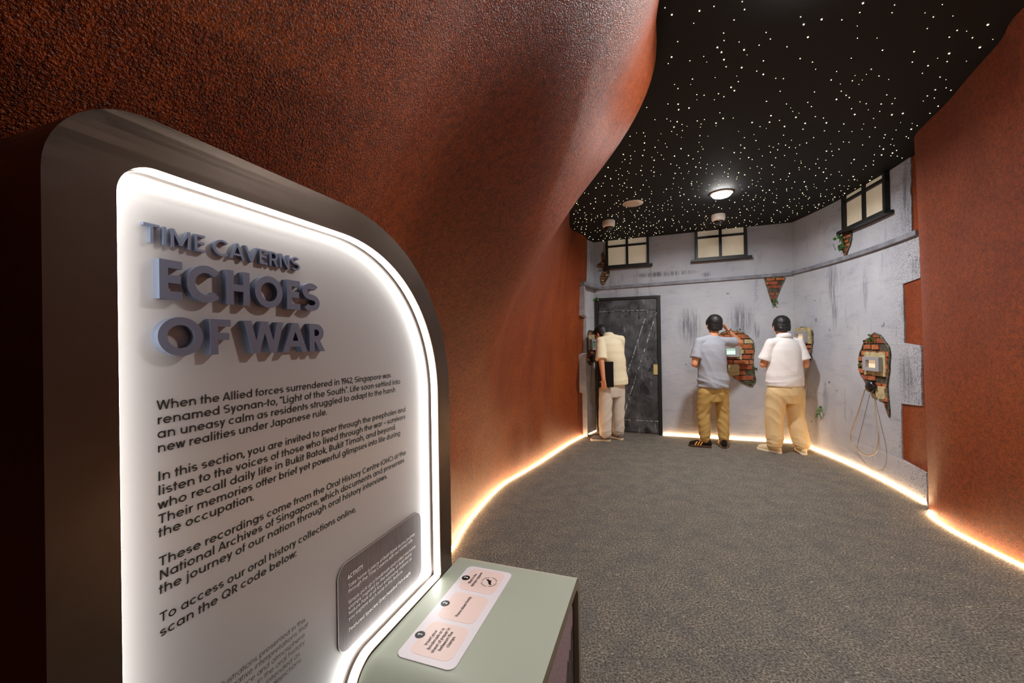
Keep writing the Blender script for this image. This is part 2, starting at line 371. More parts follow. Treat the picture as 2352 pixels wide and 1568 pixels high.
PA, PB = Vector((1.285, 6.40)), Vector((3.76, 5.47))          # ends of the far wall
def line_frame(P, Q):
    t = (Q-P).normalized(); n = Vector((t.y, -t.x))
    if n.y > 0: n = -n
    return lambda u, z, off=0.0: Vector((P.x+t.x*u+n.x*off, P.y+t.y*u+n.y*off, z))
W_FAR = line_frame(PA, PB); LEN_FAR = (PB-PA).length
P2 = Vector((1.02, 6.04)); W_RET = line_frame(P2, PA); LEN_RET = (PA-P2).length
def xr(y): return -0.08129927*y*y+0.88782823*y+1.35450827
def W_R(y, z, off=0.0):
    dx = -2*0.08129927*y+0.88782823; n = Vector((-1, dx)).normalized()
    return Vector((xr(y)+n.x*off, y+n.y*off, z))
def wgrid(P, u0, u1, nu, nz, off=0.0):
    vs = [P(u0+(u1-u0)*i/nu, CEIL*j/nz, off) for i in range(nu+1) for j in range(nz+1)]
    return vs, [(i*(nz+1)+j, (i+1)*(nz+1)+j, (i+1)*(nz+1)+j+1, i*(nz+1)+j+1) for i in range(nu) for j in range(nz)]
struct(obj('wall_far', *wgrid(W_FAR, -.02, LEN_FAR+.02, 10, 8), M_PLASTER))
struct(obj('wall_far_left', *wgrid(W_RET, -.25, LEN_RET+.02, 4, 8, -.02), M_ROCK))
wr_ = struct(obj('wall_right', *wgrid(W_R, 2.9, 5.5, 30, 6, -.004), M_ROCK))
def plaster_skin(name, P, edge, uend, front, parent):
    """thin plaster coat whose free end follows edge(z)"""
    mb = MB(); zs = []; z = 0
    while z < CEIL: zs.append(z); z += .022
    zs.append(CEIL); nu = 14; vs = []; fs = []
    for z in zs:
        e = edge(z)+.012*noise.noise(Vector((z*14, 3.3, 0)))
        row = [P(e, z, -.015)]+[P(e+(uend-e)*i/nu, z, front(e+(uend-e)*i/nu)) for i in range(nu+1)]
        vs += row
    w = nu+2
    for j in range(len(zs)-1):
        for i in range(w-1): fs.append((j*w+i, j*w+i+1, (j+1)*w+i+1, (j+1)*w+i))
    mb.add(vs, fs); return mb.build(name, M_PLASTER, parent, fix=False)
def steps(tbl):
    def f(z):
        for hi, e in tbl:
            if z < hi: return e
        return tbl[-1][1]
    return f
struct(plaster_skin('plaster_coat', W_R, steps([(.27, 3.40), (.80, 3.715), (1.325, 3.44), (1.88, 3.655), (2.27, 3.43), (9, 3.53)]), 5.475, lambda u: .008, wr_))
struct(plaster_skin('plaster_coat', W_RET, steps([(.66, .03), (1.22, -.07), (1.77, .08), (2.24, -.11), (9, .14)]), LEN_RET, lambda u: .014+max(0, .16-u)*.40, bpy.data.objects['wall_far_left']))
def rail(name, P, u0, u1, z0, z1, n, d=.03):
    mb = MB(); vs = []; fs = []
    for i in range(n+1):
        u = u0+(u1-u0)*i/n
        for z, o in ((z0(u), -.005), (z0(u), d), (z1(u), d), (z1(u), -.005)): vs.append(P(u, z, o))
    for i in range(n):
        for k in range(4): a, b = i*4+k, i*4+(k+1) % 4; fs.append((a, b, b+4, a+4))
    fs += [(3, 2, 1, 0), tuple(n*4+k for k in range(4))]
    return struct(mb.add(vs, fs).build(name, M_TRIMGREY, fix=True))
rail('trim_1', W_FAR, .03, LEN_FAR+.0, lambda u: 2.20+.015*u, lambda u: 2.243+.015*u, 2)
rail('trim_2', W_R, 5.45, 3.42, lambda u: 2.252, lambda u: 2.294, 16, .04)
rail('trim_3', W_RET, -.13, LEN_RET, lambda u: 2.215-.03*u, lambda u: 2.258-.03*u, 2, .135)

# door with a Z brace
def Rc(P, u0, z0, u1, z1, a, b): return [P(u0, z0, a), P(u1, z0, a), P(u1, z1, a), P(u0, z1, a)], [P(u0, z0, b), P(u1, z0, b), P(u1, z1, b), P(u0, z1, b)]
def rect(mb, P, u0, z0, u1, z1, o0, o1, k=0): return mb.hull8(*Rc(P, u0, z0, u1, z1, o0, o1), k)
door = struct(thing('door_1', 'blackened plank door with a diagonal brace in the far wall', 'door'))
mb = MB(); rect(mb, W_FAR, .03, 0, .078, 2.075, 0, .035); rect(mb, W_FAR, .935, 0, .985, 2.065, 0, .035); rect(mb, W_FAR, .078, 2.03, .935, 2.068, 0, .035)
mb.build('door_frame', M_BLACK, door, fix=True)
mb = MB(); rect(mb, W_FAR, .078, .012, .935, 2.03, 0, .010)
mb.build('door_leaf', M_DOOR, door, fix=True)
mb = MB(); rect(mb, W_FAR, .085, 1.86, .93, 2.02, .010, .020); rect(mb, W_FAR, .085, .03, .93, .20, .010, .020)
rect(mb, W_FAR, .085, 1.852, .80, 1.862, .010, .0215, 1); rect(mb, W_FAR, .085, .198, .93, .206, .010, .0215, 1)
mb.build('cross_board', [M_DOOR, M_WORN], door, fix=True)
mb = MB(); P = W_FAR
def quad(mb, pts, o0, o1, k=0): mb.hull8([P(a, b, o0) for a, b in pts], [P(a, b, o1) for a, b in pts], k)
quad(mb, [(.26, .21), (.42, .21), (.93, 1.80), (.80, 1.86)], .010, .022)
quad(mb, [(.405, .21), (.42, .21), (.935, 1.82), (.921, 1.82)], .010, .024, 1); quad(mb, [(.26, .21), (.272, .21), (.815, 1.86), (.80, 1.86)], .010, .024, 1)
mb.build('diagonal_brace', [M_DOOR, M_WORN], door, fix=True)
mb = MB(); mb.poly(rrect(.872, .895, .930, 1.045, .006), W_FAR, .010, .026); mb.build('lock_plate', M_BRASS, door, fix=True)

# high windows touching the ceiling
def window(name, P, u0, u1, z0, sill0, sill1, label, bar):
    w = struct(thing(name, label, 'window')); t = .036
    mb = MB(); um = (u0+u1)/2; sgn = 1 if u1 > u0 else -1
    rect(mb, P, u0, z0, u0+sgn*t, CEIL, 0, .05); rect(mb, P, u1-sgn*t, z0, u1, CEIL, 0, .05)
    rect(mb, P, um-.018, z0, um+.018, CEIL, 0, .045); rect(mb, P, u0, bar-.015, u1, bar+.015, 0, .042); rect(mb, P, u0, z0, u1, z0+t, 0, .048)
    mb.build('window_frame', M_BLACK, w, fix=True)
    mb = MB(); rect(mb, P, u0+sgn*.01, z0+.01, u1-sgn*.01, CEIL-.002, .001, .014); mb.build('pane', M_CREAM, w, fix=True)
    mb = MB(); rect(mb, P, sill0, z0-.018, sill1, z0+.012, 0, .085); mb.build('window_sill', M_BLACK, w, fix=True)
    return w
window('window_1', W_FAR, .205, .838, 2.525, .16, .885, 'black framed cream window above the door', 2.85)
window('window_2', W_FAR, 1.463, 2.115, 2.53, 1.41, 2.17, 'black framed cream window right of the door in the far wall', 2.855)
window('window_3', W_R, 4.50, 3.81, 2.56, 4.53, 3.76, 'black framed cream window in the right plaster wall', 2.885)

# ------------------------------------------------------------------ lettering: a geometric stroke alphabet
def clip_y(poly, lo, hi):
    for lim, sg in ((lo, 1), (hi, -1)):
        out = []
        for i in range(len(poly)):
            a, b = poly[i], poly[(i+1) % len(poly)]
            ia, ib = (a[1]-lim)*sg >= -1e-9, (b[1]-lim)*sg >= -1e-9
            if ia: out.append(a)
            if ia != ib:
                t = (lim-a[1])/(b[1]-a[1]); out.append((a[0]+(b[0]-a[0])*t, lim))
        poly = out
        if not poly: return []
    return poly
class Pen:
    def __init__(s, W): s.W = W; s.P = []           # polygons: (boundary, quads)
    def strip(s, L, R):
        n = len(L); s.P.append((L+R[::-1], [(i, i+1, 2*n-2-i, 2*n-1-i) for i in range(n-1)]))
    def seg(s, x0, y0, x1, y1, W=None):
        h = (W or s.W)/2; d = math.hypot(x1-x0, y1-y0); nx, ny = -(y1-y0)/d*h, (x1-x0)/d*h
        s.strip([(x0+nx, y0+ny), (x1+nx, y1+ny)], [(x0-nx, y0-ny), (x1-nx, y1-ny)])
    def dia(s, x0, y0, x1, y1, lo=None, hi=None):
        h = s.W/2; d = math.hypot(x1-x0, y1-y0); ux, uy = (x1-x0)/d, (y1-y0)/d; nx, ny = -uy*h, ux*h; e = s.W*1.2
        lo = min(y0, y1) if lo is None else lo; hi = max(y0, y1) if hi is None else hi
        q = [(x0-ux*e+nx, y0-uy*e+ny), (x1+ux*e+nx, y1+uy*e+ny), (x1+ux*e-nx, y1+uy*e-ny), (x0-ux*e-nx, y0-uy*e-ny)]
        q = clip_y(q, lo, hi)
        if len(q) > 2: s.P.append((q, [tuple(range(len(q)))]))
    def arc(s, cx, cy, rx, ry, a0, a1, n=None):
        h = s.W/2; n = n or max(4, int(abs(a1-a0)/15)); L = []; R = []
        for i in range(n+1):
            a = math.radians(a0+(a1-a0)*i/n); c, sn = math.cos(a), math.sin(a)
            L.append((cx+(rx+h)*c, cy+(ry+h)*sn)); R.append((cx+(rx-h)*c, cy+(ry-h)*sn))
        s.strip(L, R)
    def dot(s, x, y, r):
        b = [(x+r*math.cos(2*PI*i/10), y+r*math.sin(2*PI*i/10)) for i in range(10)]; s.P.append((b, [tuple(range(10))]))
def glyph(ch, W):
    p = Pen(W); h = W/2; C = .70; X = .50; A = .73; D = -.20; sb = .045; cy = X/2; ry = cy-h+.006; rx = .262-h
    if ch == ' ': return p.P, .24
    if ch in 'oceadqgbp':
        left = ch in 'bp'; cx = (.07+h+rx) if left else sb+h+rx; w = cx+rx+h
        if ch == 'c': p.arc(cx, cy, rx, ry, 48, 312); return p.P, cx+rx*.75+h+sb
        if ch == 'e': p.arc(cx, cy, rx, ry, 0, 318); p.seg(cx-rx, cy, cx+rx+h, cy, W*.9); return p.P, w+sb
        p.arc(cx, cy, rx, ry, 0, 360, 28)
        if ch == 'o': return p.P, w+sb
        x = cx-rx if left else cx+rx
        if ch == 'g':
            p.seg(x, X, x, 0); p.arc(cx, 0.0, rx, .20-h, 0, -150); return p.P, x+h+.07
        p.seg(x, {'a': 0, 'd': 0, 'q': D, 'b': 0, 'p': D}[ch], x, {'a': X, 'd': A, 'q': X, 'b': A, 'p': X}[ch])
        return p.P, (w+sb if left else x+h+.07)
    if ch in 'nhmru':
        x = .07+h
        if ch == 'r': p.seg(x, 0, x, X); p.arc(x+.19, X-h-.19, .19, .19, 180, 82); return p.P, x+.235
        if ch == 'u':
            r = .19; p.seg(x, X, x, h+r); p.arc(x+r, h+r-.006, r, r, 180, 360); p.seg(x+2*r, X, x+2*r, 0); return p.P, x+2*r+h+.07
        r = .165 if ch == 'm' else .185
        p.seg(x, 0, x, A if ch == 'h' else X)
        for k in range(2 if ch == 'm' else 1):
            xx = x+2*r*k; p.arc(xx+r, X-h-r+.006, r, r, 180, 0); p.seg(xx+2*r, X-h-r, xx+2*r, 0)
        return p.P, x+2*r*(2 if ch == 'm' else 1)+h+.06
    if ch == 'i': p.seg(.07+h, 0, .07+h, X); p.dot(.07+h, .66, W*.62); return p.P, .14+W
    if ch == 'l': p.seg(.07+h, 0, .07+h, A); return p.P, .14+W
    if ch == 'j': p.seg(.09+h, D+.06, .09+h, X); p.arc(.0+h, D+.06, .09, .08, 0, -95); p.dot(.09+h, .66, W*.62); return p.P, .16+W
    if ch == 't': p.seg(.13, 0, .13, .66); p.seg(.01, X-h, .27, X-h); return p.P, .29
    if ch == 'f': p.seg(.12, 0, .12, .58); p.arc(.24, .58, .12, .15-h, 180, 88); p.seg(.01, X-h, .27, X-h); return p.P, .28
    if ch == 'k': p.seg(.07+h, 0, .07+h, A); p.dia(.07+W, .20, .38, X, .1, X); p.dia(.17, .27, .42, 0, 0, .33); return p.P, .45
    if ch in 'sS':
        T = X if ch == 's' else C; r = (T-W)/4; w = .15 if ch == 's' else .205; cx = sb+h+w-.01
        p.arc(cx, T-h-r, w, r, 38, 270); p.arc(cx, h+r, w, r, 90, -142); return p.P, cx+w+h+sb
    if ch == 'v': p.dia(.05+h*.4, X, .235, 0); p.dia(.42-h*.4, X, .235, 0); return p.P, .47
    if ch == 'w':
        for a, b in ((.05, .19), (.33, .19), (.33, .47), (.61, .47)): p.dia(a, X, b, 0)
        return p.P, .66
    if ch == 'x': p.dia(.06, X, .40, 0); p.dia(.40, X, .06, 0); return p.P, .46
    if ch == 'y': p.dia(.05+h*.4, X, .235, .02, .0, X); p.dia(.42-h*.4, X, .14, D, D, X); return p.P, .47
    if ch == 'z': p.seg(.05, X-h, .38, X-h); p.seg(.05, h, .38, h); p.dia(.09, h, .34, X-h, h, X-h); return p.P, .43
    x = .08+h; R = C/2
    if ch == 'O' or ch == 'Q':
        r = .355-h; cx = .045+h+r; p.arc(cx, R, r, R-h+.006, 0, 360, 36)
        if ch == 'Q': p.dia(cx+.08, .22, cx+.30, -.02, -.01, .24)
        return p.P, cx+r+h+.045
    if ch == 'C': r = .35-h; cx = .045+h+r; p.arc(cx, R, r, R-h+.006, 44, 316, 28); return p.P, cx+r*.75+h+.05
    if ch == 'G': r = .35-h; cx = .045+h+r; p.arc(cx, R, r, R-h+.006, 44, 360, 30); p.seg(cx+.02, R, cx+r+h, R); return p.P, cx+r+h+.06
    if ch == 'E' or ch == 'F':
        p.seg(x, 0, x, C); p.seg(x, C-h, .46, C-h); p.seg(x, R+.01, .43, R+.01)
        if ch == 'E': p.seg(x, h, .46, h)
        return p.P, .50
    if ch == 'H': p.seg(x, 0, x, C); p.seg(.58-h, 0, .58-h, C); p.seg(x, R, .58-h, R); return p.P, .66
    if ch == 'I': p.seg(x, 0, x, C); return p.P, .16+W
    if ch == 'L': p.seg(x, 0, x, C); p.seg(x, h, .42, h); return p.P, .45
    if ch == 'T': p.seg(.03, C-h, .53, C-h); p.seg(.28, 0, .28, C); return p.P, .56
    if ch == 'N': p.seg(x, 0, x, C); p.seg(.62-h, 0, .62-h, C); p.dia(x+h*.1, C, .62-W*.55, 0); return p.P, .70
    if ch == 'M': p.seg(x, 0, x, C); p.seg(.74-h, 0, .74-h, C); p.dia(x+h*.1, C, .41, .12, .08, C); p.dia(.74-h*1.1, C, .41, .12, .08, C); return p.P, .82
    if ch == 'J': p.seg(.33, .18, .33, C); p.arc(.18, .18, .15, .18-h, 0, -165); return p.P, .33+h+.07
    if ch in 'PRB':
        r = .19-h*.5; p.seg(x, 0, x, C); cyb = C-h-r; t = .28
        p.seg(x, C-h, t, C-h); p.arc(t, cyb, r, r, 90, -90); p.seg(x, cyb-r, t, cyb-r)
        if ch == 'R': p.dia(t, cyb-r, .50-h*.5, 0, 0, cyb-r)
        if ch == 'B':
            r2 = (cyb-r-h)/2; p.arc(t+.02, h+r2, r2+.01, r2, 90, -90); p.seg(x, h, t+.02, h)
        return p.P, .54 if ch != 'P' else .52
    if ch == 'A': p.dia(.03+h*.5, 0, .32, C); p.dia(.61-h*.5, 0, .32, C); p.seg(.14, .20, .50, .20); return p.P, .64
    if ch == 'V': p.dia(.03+h*.5, C, .32, 0); p.dia(.61-h*.5, C, .32, 0); return p.P, .64
    if ch == 'W':
        for a, b in ((.04+h*.4, .24), (.44, .24), (.44, .64), (.84-h*.4, .64)): p.dia(a, C, b, 0)
        return p.P, .88
    if ch == 'Y': p.dia(.03+h*.4, C, .29, .30, .27, C); p.dia(.55-h*.4, C, .29, .30, .27, C); p.seg(.29, 0, .29, .32); return p.P, .58
    if ch == '1': p.seg(.20, 0, .20, C); p.dia(.05, C-.14, .20, C-.02, .5, C); return p.P, .30
    if ch == '2': p.arc(.23, C-.20, .17, .20-h, 165, -38); p.dia(.365, .385, .09, h, 0, .40); p.seg(.05, h, .42, h); return p.P, .46
    if ch == '3': p.arc(.21, .53, .14, .17-h, 150, -90); p.arc(.21, .20, .165, .20-h, 90, -150); return p.P, .44
    if ch == '4': p.dia(.30, C, .07, .20, .14, C); p.seg(.03, .17, .46, .17); p.seg(.34, 0, .34, .40); return p.P, .49
    if ch == '9': p.arc(.24, .48, .19-h*.3, .22-h, 0, 360, 24); p.dia(.405, .42, .22, 0, 0, .42); return p.P, .48
    if ch == '.': p.dot(.07, .05, W*.62); return p.P, .14
    if ch == ',': p.dia(.10, .10, .04, -.12, -.12, .10); return p.P, .16
    if ch == ':': p.dot(.07, .06, W*.62); p.dot(.07, .42, W*.62); return p.P, .15
    if ch == '-': p.seg(.04, .26, .28, .26); return p.P, .32
    if ch == '–': p.seg(.04, .26, .44, .26); return p.P, .48
    if ch in '“”':
        for k in (0, .13): p.dia(.05+k, .52, .10+k, .72, .52, .72)
        return p.P, .28
    if ch == '(': p.arc(.36, .26, .28, .46, 140, 220); return p.P, .22
    if ch == ')': p.arc(-.14, .26, .28, .46, 40, -40); return p.P, .22
    return p.P, .3
def text_width(s, W, track=0.0): return sum(glyph(c, W)[1]+track for c in s)-track
def write(mb, s, P, u0, u1, z, size, W, o0=None, o1=.0006, k=0, flip=1):
    """one line of lettering from u0 to u1 (the alphabet is stretched to fit) on the baseline z"""
    sx = (u1-u0)/text_width(s, W); x = u0
    for c in s:
        polys, adv = glyph(c, W)
        for b, fs in polys:
            pts = [(x+a*sx, z+e*size) for a, e in b]; n = len(pts)
            vs = [P(a, e, o1) for a, e in pts]
            if o0 is None: mb.add(vs, fs, k)
            else:
                mb.add(vs+[P(a, e, o0) for a, e in pts], list(fs)+[(i, (i+1) % n, n+(i+1) % n, n+i) for i in range(n)], k)
        x += adv*sx
    return mb

# ------------------------------------------------------------------ the information totem
YAW_S = 0.33849
SD = Vector((math.sin(YAW_S), math.cos(YAW_S), 0)); SN = Vector((math.cos(YAW_S), -math.sin(YAW_S), 0)); SC = 0.60
def S(s, z, off=0.0): q = SD*s+SN*(off-SC); return Vector((q.x, q.y, z))
def arcpts(cx, cy, r, a0, a1, n): return [(cx+r*math.cos(math.radians(a0+(a1-a0)*i/n)), cy+r*math.sin(math.radians(a0+(a1-a0)*i/n))) for i in range(n+1)]
OUT = [(1.117, 0)]+arcpts(1.117-.44, 1.691-.44, .44, 0, 90, 28)+arcpts(.2385+.10, 1.691-.10, .10, 90, 180, 12)+[(.2385, 0)]
def inner(d=0.0):
    """outline of the lit recess, shrunk by d"""
    r = .376-d
    return ([(.687-d, .06+d)]+arcpts(.755, .660, .068+d, 180, 90, 10)+[(1.05-d, .7265+d)]+arcpts(.674, 1.253, r, 0, 90, 26)
            +arcpts(.302+.042, 1.629-.042, .042-d, 90, 180, 10)+[(.302+d, .06+d)])
totem = thing('information_totem', 'tall bronze framed information totem with a lit silver text panel beside the red wall', 'sign', S(.68, 0, -.12))
def part(mb, name, m, parent, **kw):
    o = mb.build(name, m, parent, **kw); o.matrix_parent_inverse = Matrix.Translation(-parent.location) if parent.type == 'EMPTY' else Matrix()
    return o
REC = .030
mb = MB()
mb.poly(OUT, S, 0, 0, 0, [inner()])        # face of the frame
vs = []; fs = []
for q in OUT: vs += [S(*q, 0), S(*q, -.17)]
for i in range(len(OUT)-1): fs.append((2*i, 2*i+2, 2*i+3, 2*i+1))
fs.append(tuple(2*i+1 for i in range(len(OUT)))); mb.add(vs, fs)
I0 = inner(); vs = []; fs = []
for q in I0: vs += [S(*q, 0), S(*q, -.034)]
n = len(I0)
for i in range(n): fs.append((2*i, 2*((i+1) % n), 2*((i+1) % n)+1, 2*i+1))
mb.add(vs, fs)
part(mb, 'frame', M_BRONZE, totem)
mb = MB(); mb.poly(inner(-.002), S, -.033, -REC); panel = part(mb, 'text_panel', M_PANEL, totem)
I1 = inner(.0022); vs = []; fs = []
for q in I1: vs += [S(*q, -.0035), S(*q, -.0215)]
n = len(I1)
for i in range(n): fs.append((2*i, 2*((i+1) % n), 2*((i+1) % n)+1, 2*i+1))
mb = MB(); mb.add(vs, fs); o = part(mb, 'led_strip', M_LEDSIGN, totem); o['label'] = 'glowing white strip around the recess'
def SP(s, z, off=0.0): return S(s, z, off-REC)
def title(s, u0, u1, z, size, W, depth):
    sx = (u1-u0)/(text_width(s, W)-.13); x = u0-.075*sx
    for c in s:
        polys, adv = glyph(c, W)
        if c != ' ':
            mb = MB()
            for kk, (b, fs) in enumerate(polys):
                pts = [(x+a*sx, z+e*size) for a, e in b]; n = len(pts)
                mb.add([SP(a, e, depth+kk*.00005) for a, e in pts]+[SP(a, e, -.001) for a, e in pts], list(fs)+[(i, (i+1) % n, n+(i+1) % n, n+i) for i in range(n)])
            part(mb, 'raised_letter', M_LETTER, totem)
        x += adv*sx
title('TIME CAVERNS', .343, .588, 1.5395, .0355, .095, .0065)
title('ECHOES', .355, .628, 1.4665, .0755, .142, .012)
title('OF WAR', .355, .636, 1.3895, .0755, .142, .012)
SZ = .0143; WT = .098
PARAS = [
 [('When the Allied forces surrendered in 1942, Singapore was', .869, 1.3178), ('renamed Syonan-to, “Light of the South”. Life soon settled into', .9076, 1.2984),
  ('an uneasy calm as residents struggled to adapt to the harsh', .8873, 1.2797), ('new realities under Japanese rule.', .6554, 1.2608)],
 [('In this section, you are invited to peer through the peepholes and', .9296, 1.2228), ('listen to the voices of those who lived through the war – survivors', .9291, 1.2038),
  ('who recall daily life in Bukit Batok, Bukit Timah, and beyond.', .8848, 1.185), ('Their memories offer brief yet powerful glimpses into life during', .9044, 1.1655), ('the occupation.', .4945, 1.1478)],
 [('These recordings come from the Oral History Centre (OHC) at the', .9281, 1.109), ('National Archives of Singapore, which documents and preserves', .9208, 1.0908), ('the journey of our nation through oral history interviews.', .8475, 1.0721)],
 [('To access our oral history collections online,', .7355, 1.0345), ('scan the QR code below:', .577, 1.0152)]]
for para in PARAS:
    mb = MB()
    for t, u1, z in para: write(mb, t, SP, .3565, u1, z, .0182, .108)
    part(mb, 'paragraph', M_INK, totem)
mb = MB()
for t, u1, z in (('illustrations presented in this', .5952, .8835), ('creative interpretations that', .6016, .8703), ('place and atmosphere', .5932, .8563), ('in the oral history', .593, .8430), ('intended as', .5812, .8296), ('depictions.', .5853, .8164)):
    write(mb, t, SP, u1-.0056*text_width(t, .06)/.44, u1, z, .0131, .055)
part(mb, 'fine_print', M_INK, totem)
mb = MB(); mb.poly(rrect(.6750, .7540, .9910, .9405, .028), SP, 0, .0022); plate = part(mb, 'activity_plate', M_DARKMETAL, totem); plate['label'] = 'dark brushed metal plate with white activity text'
mb = MB(); SQ = lambda s, z, off=0.0: SP(s, z, off+.0022)
write(mb, 'ACTIVITY', SQ, .7035, .7525, .9010, .0128, .13)
for t, u1, z in (('Take home a piece of Bukit Batok as you journey', .9605, .8822), ('through the Time Caverns with our stamp rally.', .9505, .8712), ('Simply pick up a bookmark and collect exclusive', .963, .8478),
                 ('stamps inspired by the wildlife at Bukit Batok', .944, .8361), ('Nature Park at all four embossing stations as', .9436, .8243), ('you explore each zone in this feature.', .902, .8126)):
    write(mb, t, SQ, .7050, u1, z, .0117, .085)
write(mb, 'Featured Species: Grey-headed Fish-eagle', SQ, .7052, .9375, .7894, .0117, .115)
o = mb.build('plate_lettering', M_WHITEINK, plate)
mb = MB()                                   # slim bright edge of the plate
E0 = rrect(.6750, .7540, .9910, .9405, .028); E1 = rrect(.6762, .7552, .9898, .9393, .0268)
mb.poly(E0, SP, .0005, .0025, 0, [E1]); mb.build('plate_rim', mat('steel_rim', lin(210, 205, 205), .3, .8), plate, fix=True)

# ------------------------------------------------------------------ the stamp table against the totem
TT = .7235
table = thing('stamp_table', 'sage green box table with rounded corners joined to the front of the totem', 'table', S(.93, 0, .19))
def tout(d): return [(1.203-d, .02)]+arcpts(1.203-.05, TT-.05, .05-d, 0, 90, 24)+arcpts(.690+.058, TT-.058, .058-d, 90, 180, 24)+[(.690+d, .02)]
TO = tout(0); TDEP = .376
def tin(): return [(1.203-.028, .05)]+arcpts(1.203-.028-.03, TT-.028-.03, .03, 0, 90, 8)+arcpts(.690+.028+.03, TT-.028-.03, .03, 90, 180, 8)+[(.690+.028, .05)]
mb = MB(); vs = []; fs = []
for q in TO: vs += [S(*q, .0012), S(*q, TDEP)]
for i in range(len(TO)-1): fs.append((2*i, 2*i+1, 2*i+3, 2*i+2))
fs.append(tuple(2*i for i in range(len(TO)))); mb.add(vs, fs)
mb.poly(TO, S, TDEP, TDEP, 1, [tin()])
TI = tin(); vs = []; fs = []
for q in TI: vs += [S(*q, TDEP), S(*q, TDEP-.016)]
n = len(TI)
for i in range(n): fs.append((2*i, 2*((i+1) % n), 2*((i+1) % n)+1, 2*i+1))
mb.add(vs, fs, 1)
part(mb, 'table_body', [M_SAGE, M_SAGEWARMLIT], table)
M_PRINT = mat('torn_photo_print', lin(150, 128, 134), .5)
_v = coords(M_PRINT); setc(M_PRINT, mixc(M_PRINT, ramp(M_PRINT, tnoise(M_PRINT, _v, 260, 2), [(.3, (0, 0, 0)), (.7, (1, 1, 1))]), lin(120, 100, 106), lin(168, 146, 150)))
M_PRINTDARK = mat('dark_photo_print', lin(44, 34, 34), .5)
_v = coords(M_PRINTDARK, (14, 14, 3)); setc(M_PRINTDARK, ramp(M_PRINTDARK, tnoise(M_PRINTDARK, _v, 9, 3), [(.45, lin(36, 28, 28)), (.72, lin(104, 92, 96))]))
mb = MB(); mb.poly(TI, S, TDEP-.018, TDEP-.014); infill = part(mb, 'photo_print', M_PRINTDARK, table); infill['label'] = 'dark and pinkish grey photo print in the outer face'
mb = MB(); T = [(.718, .665), (1.127, .6655), (1.15, .655), (1.1565, .63), (1.1565, .60), (1.145, .585), (1.14, .60), (1.128, .588), (1.12, .545), (1.105, .56), (1.09, .535), (1.08, .55), (1.055, .50), (1.03, .47), (.99, .42), (.93, .36), (.86, .33), (.718, .30)]
mb.poly(T, S, TDEP-.0139, TDEP-.0132); mb.build('pale_area', M_PRINT, infill)
# instruction card lying on the table
def TP(s, o, h=0.0): q = SD*s+SN*(o-SC); return Vector((q.x, q.y, TT+h))
card = thing('instruction_card', 'white card with three pink step panels lying on the stamp table', 'card', TP(.94, .12))
def cardpoly(outl, h0, h1, name, m, holes=()):
    mb = MB(); mb.poly(outl, lambda a, b, off: TP(a, b, off), h0, h1, 0, holes); return part(mb, name, m, card)
cardpoly(rrect(.7525, .0535, 1.1285, .1945, .0175), .0004, .0020, 'card_sheet', M_CARD)
steps_ = [((.7700, .0745, .8770, .1770), '1', .824, .0720, [('Insert your', .7988, .8480, .1052), ('bookmark or a', .7890, .8590, .1178), ('sheet of paper in', .7826, .8650, .1305), ('between the', .7929, .8550, .1430), ('clamps', .8078, .8420, .1552)]),
          ((.8910, .0745, .9998, .1760), '2', .944, .0722, [('Press down firmly', .9058, .9885, .1275)]),
          ((1.0125, .0700, 1.1190, .1760), '3', 1.0655, .0728, [('Watch the', 1.0431, 1.0925, .0970), ('design appear', 1.0320, 1.1033, .1097)])]
TX = lambda u, z, off=0.0: TP(u, -z, .0026+off)
for (x0, y0, x1, y1), num, nx, ny, ls in steps_:
    cardpoly(rrect(x0, y0, x1, y1, .019), .0019, .0023, 'step_panel', M_PINK)
    bd = cardpoly([(nx+.0118*math.cos(2*PI*i/32), ny+.0118*math.sin(2*PI*i/32)) for i in range(32)], .0019, .0026, 'number_badge', M_INK)
    mb = MB(); w = text_width(num, .16)*.0165; write(mb, num, TX, nx-w/2, nx+w/2, -ny-.0058, .0165, .16); mb.build('numeral', M_WHITEINK, bd)
    mb = MB()
    for t, a, b, y in ls: write(mb, t, TX, a, b, -y, .0118, .105)
    part(mb, 'step_text', M_INK, card)
mb = MB(); EC = (1.0668, .1440); ER = .0232         # round stamp with a bird
for k in range(44):
    if k % 11 in (9, 10): continue
    a0, a1 = 2*PI*k/44, 2*PI*(k+.62)/44; r0, r1 = (ER-.0024, ER) if k % 2 else (ER-.0018, ER-.0004)
    mb.add([TP(EC[0]+r*math.cos(a), EC[1]+r*math.sin(a), .0026) for r, a in ((r0, a0), (r1, a0), (r1, a1), (r0, a1))], [(0, 1, 2, 3)])
for r in (ER-.0038,):
    for k in range(40):
        a0, a1 = 2*PI*k/40, 2*PI*(k+1)/40
        mb.add([TP(EC[0]+q*math.cos(a), EC[1]+q*math.sin(a), .0026) for q, a in ((r, a0), (r+.0004, a0), (r+.0004, a1), (r, a1))], [(0, 1, 2, 3)])
bird = [(-.0150, .0105), (-.0120, .0035), (-.004, -.001), (.002, -.0045), (.0065, -.010), (.0095, -.0135), (.0135, -.0125), (.0115, -.010), (.0165, -.0055), (.0105, -.0055), (.009, .0015), (.0125, .006), (.0055, .005), (.001, .0085), (-.0045, .0075), (-.0105, .0135)]
mb.poly([(EC[0]+a*.86, EC[1]+b*.86) for a, b in bird], lambda a, b, off: TP(a, b, off), None, .0026)
o = part(mb, 'stamp_emblem', M_INK, card); o['label'] = 'black round bird stamp print'

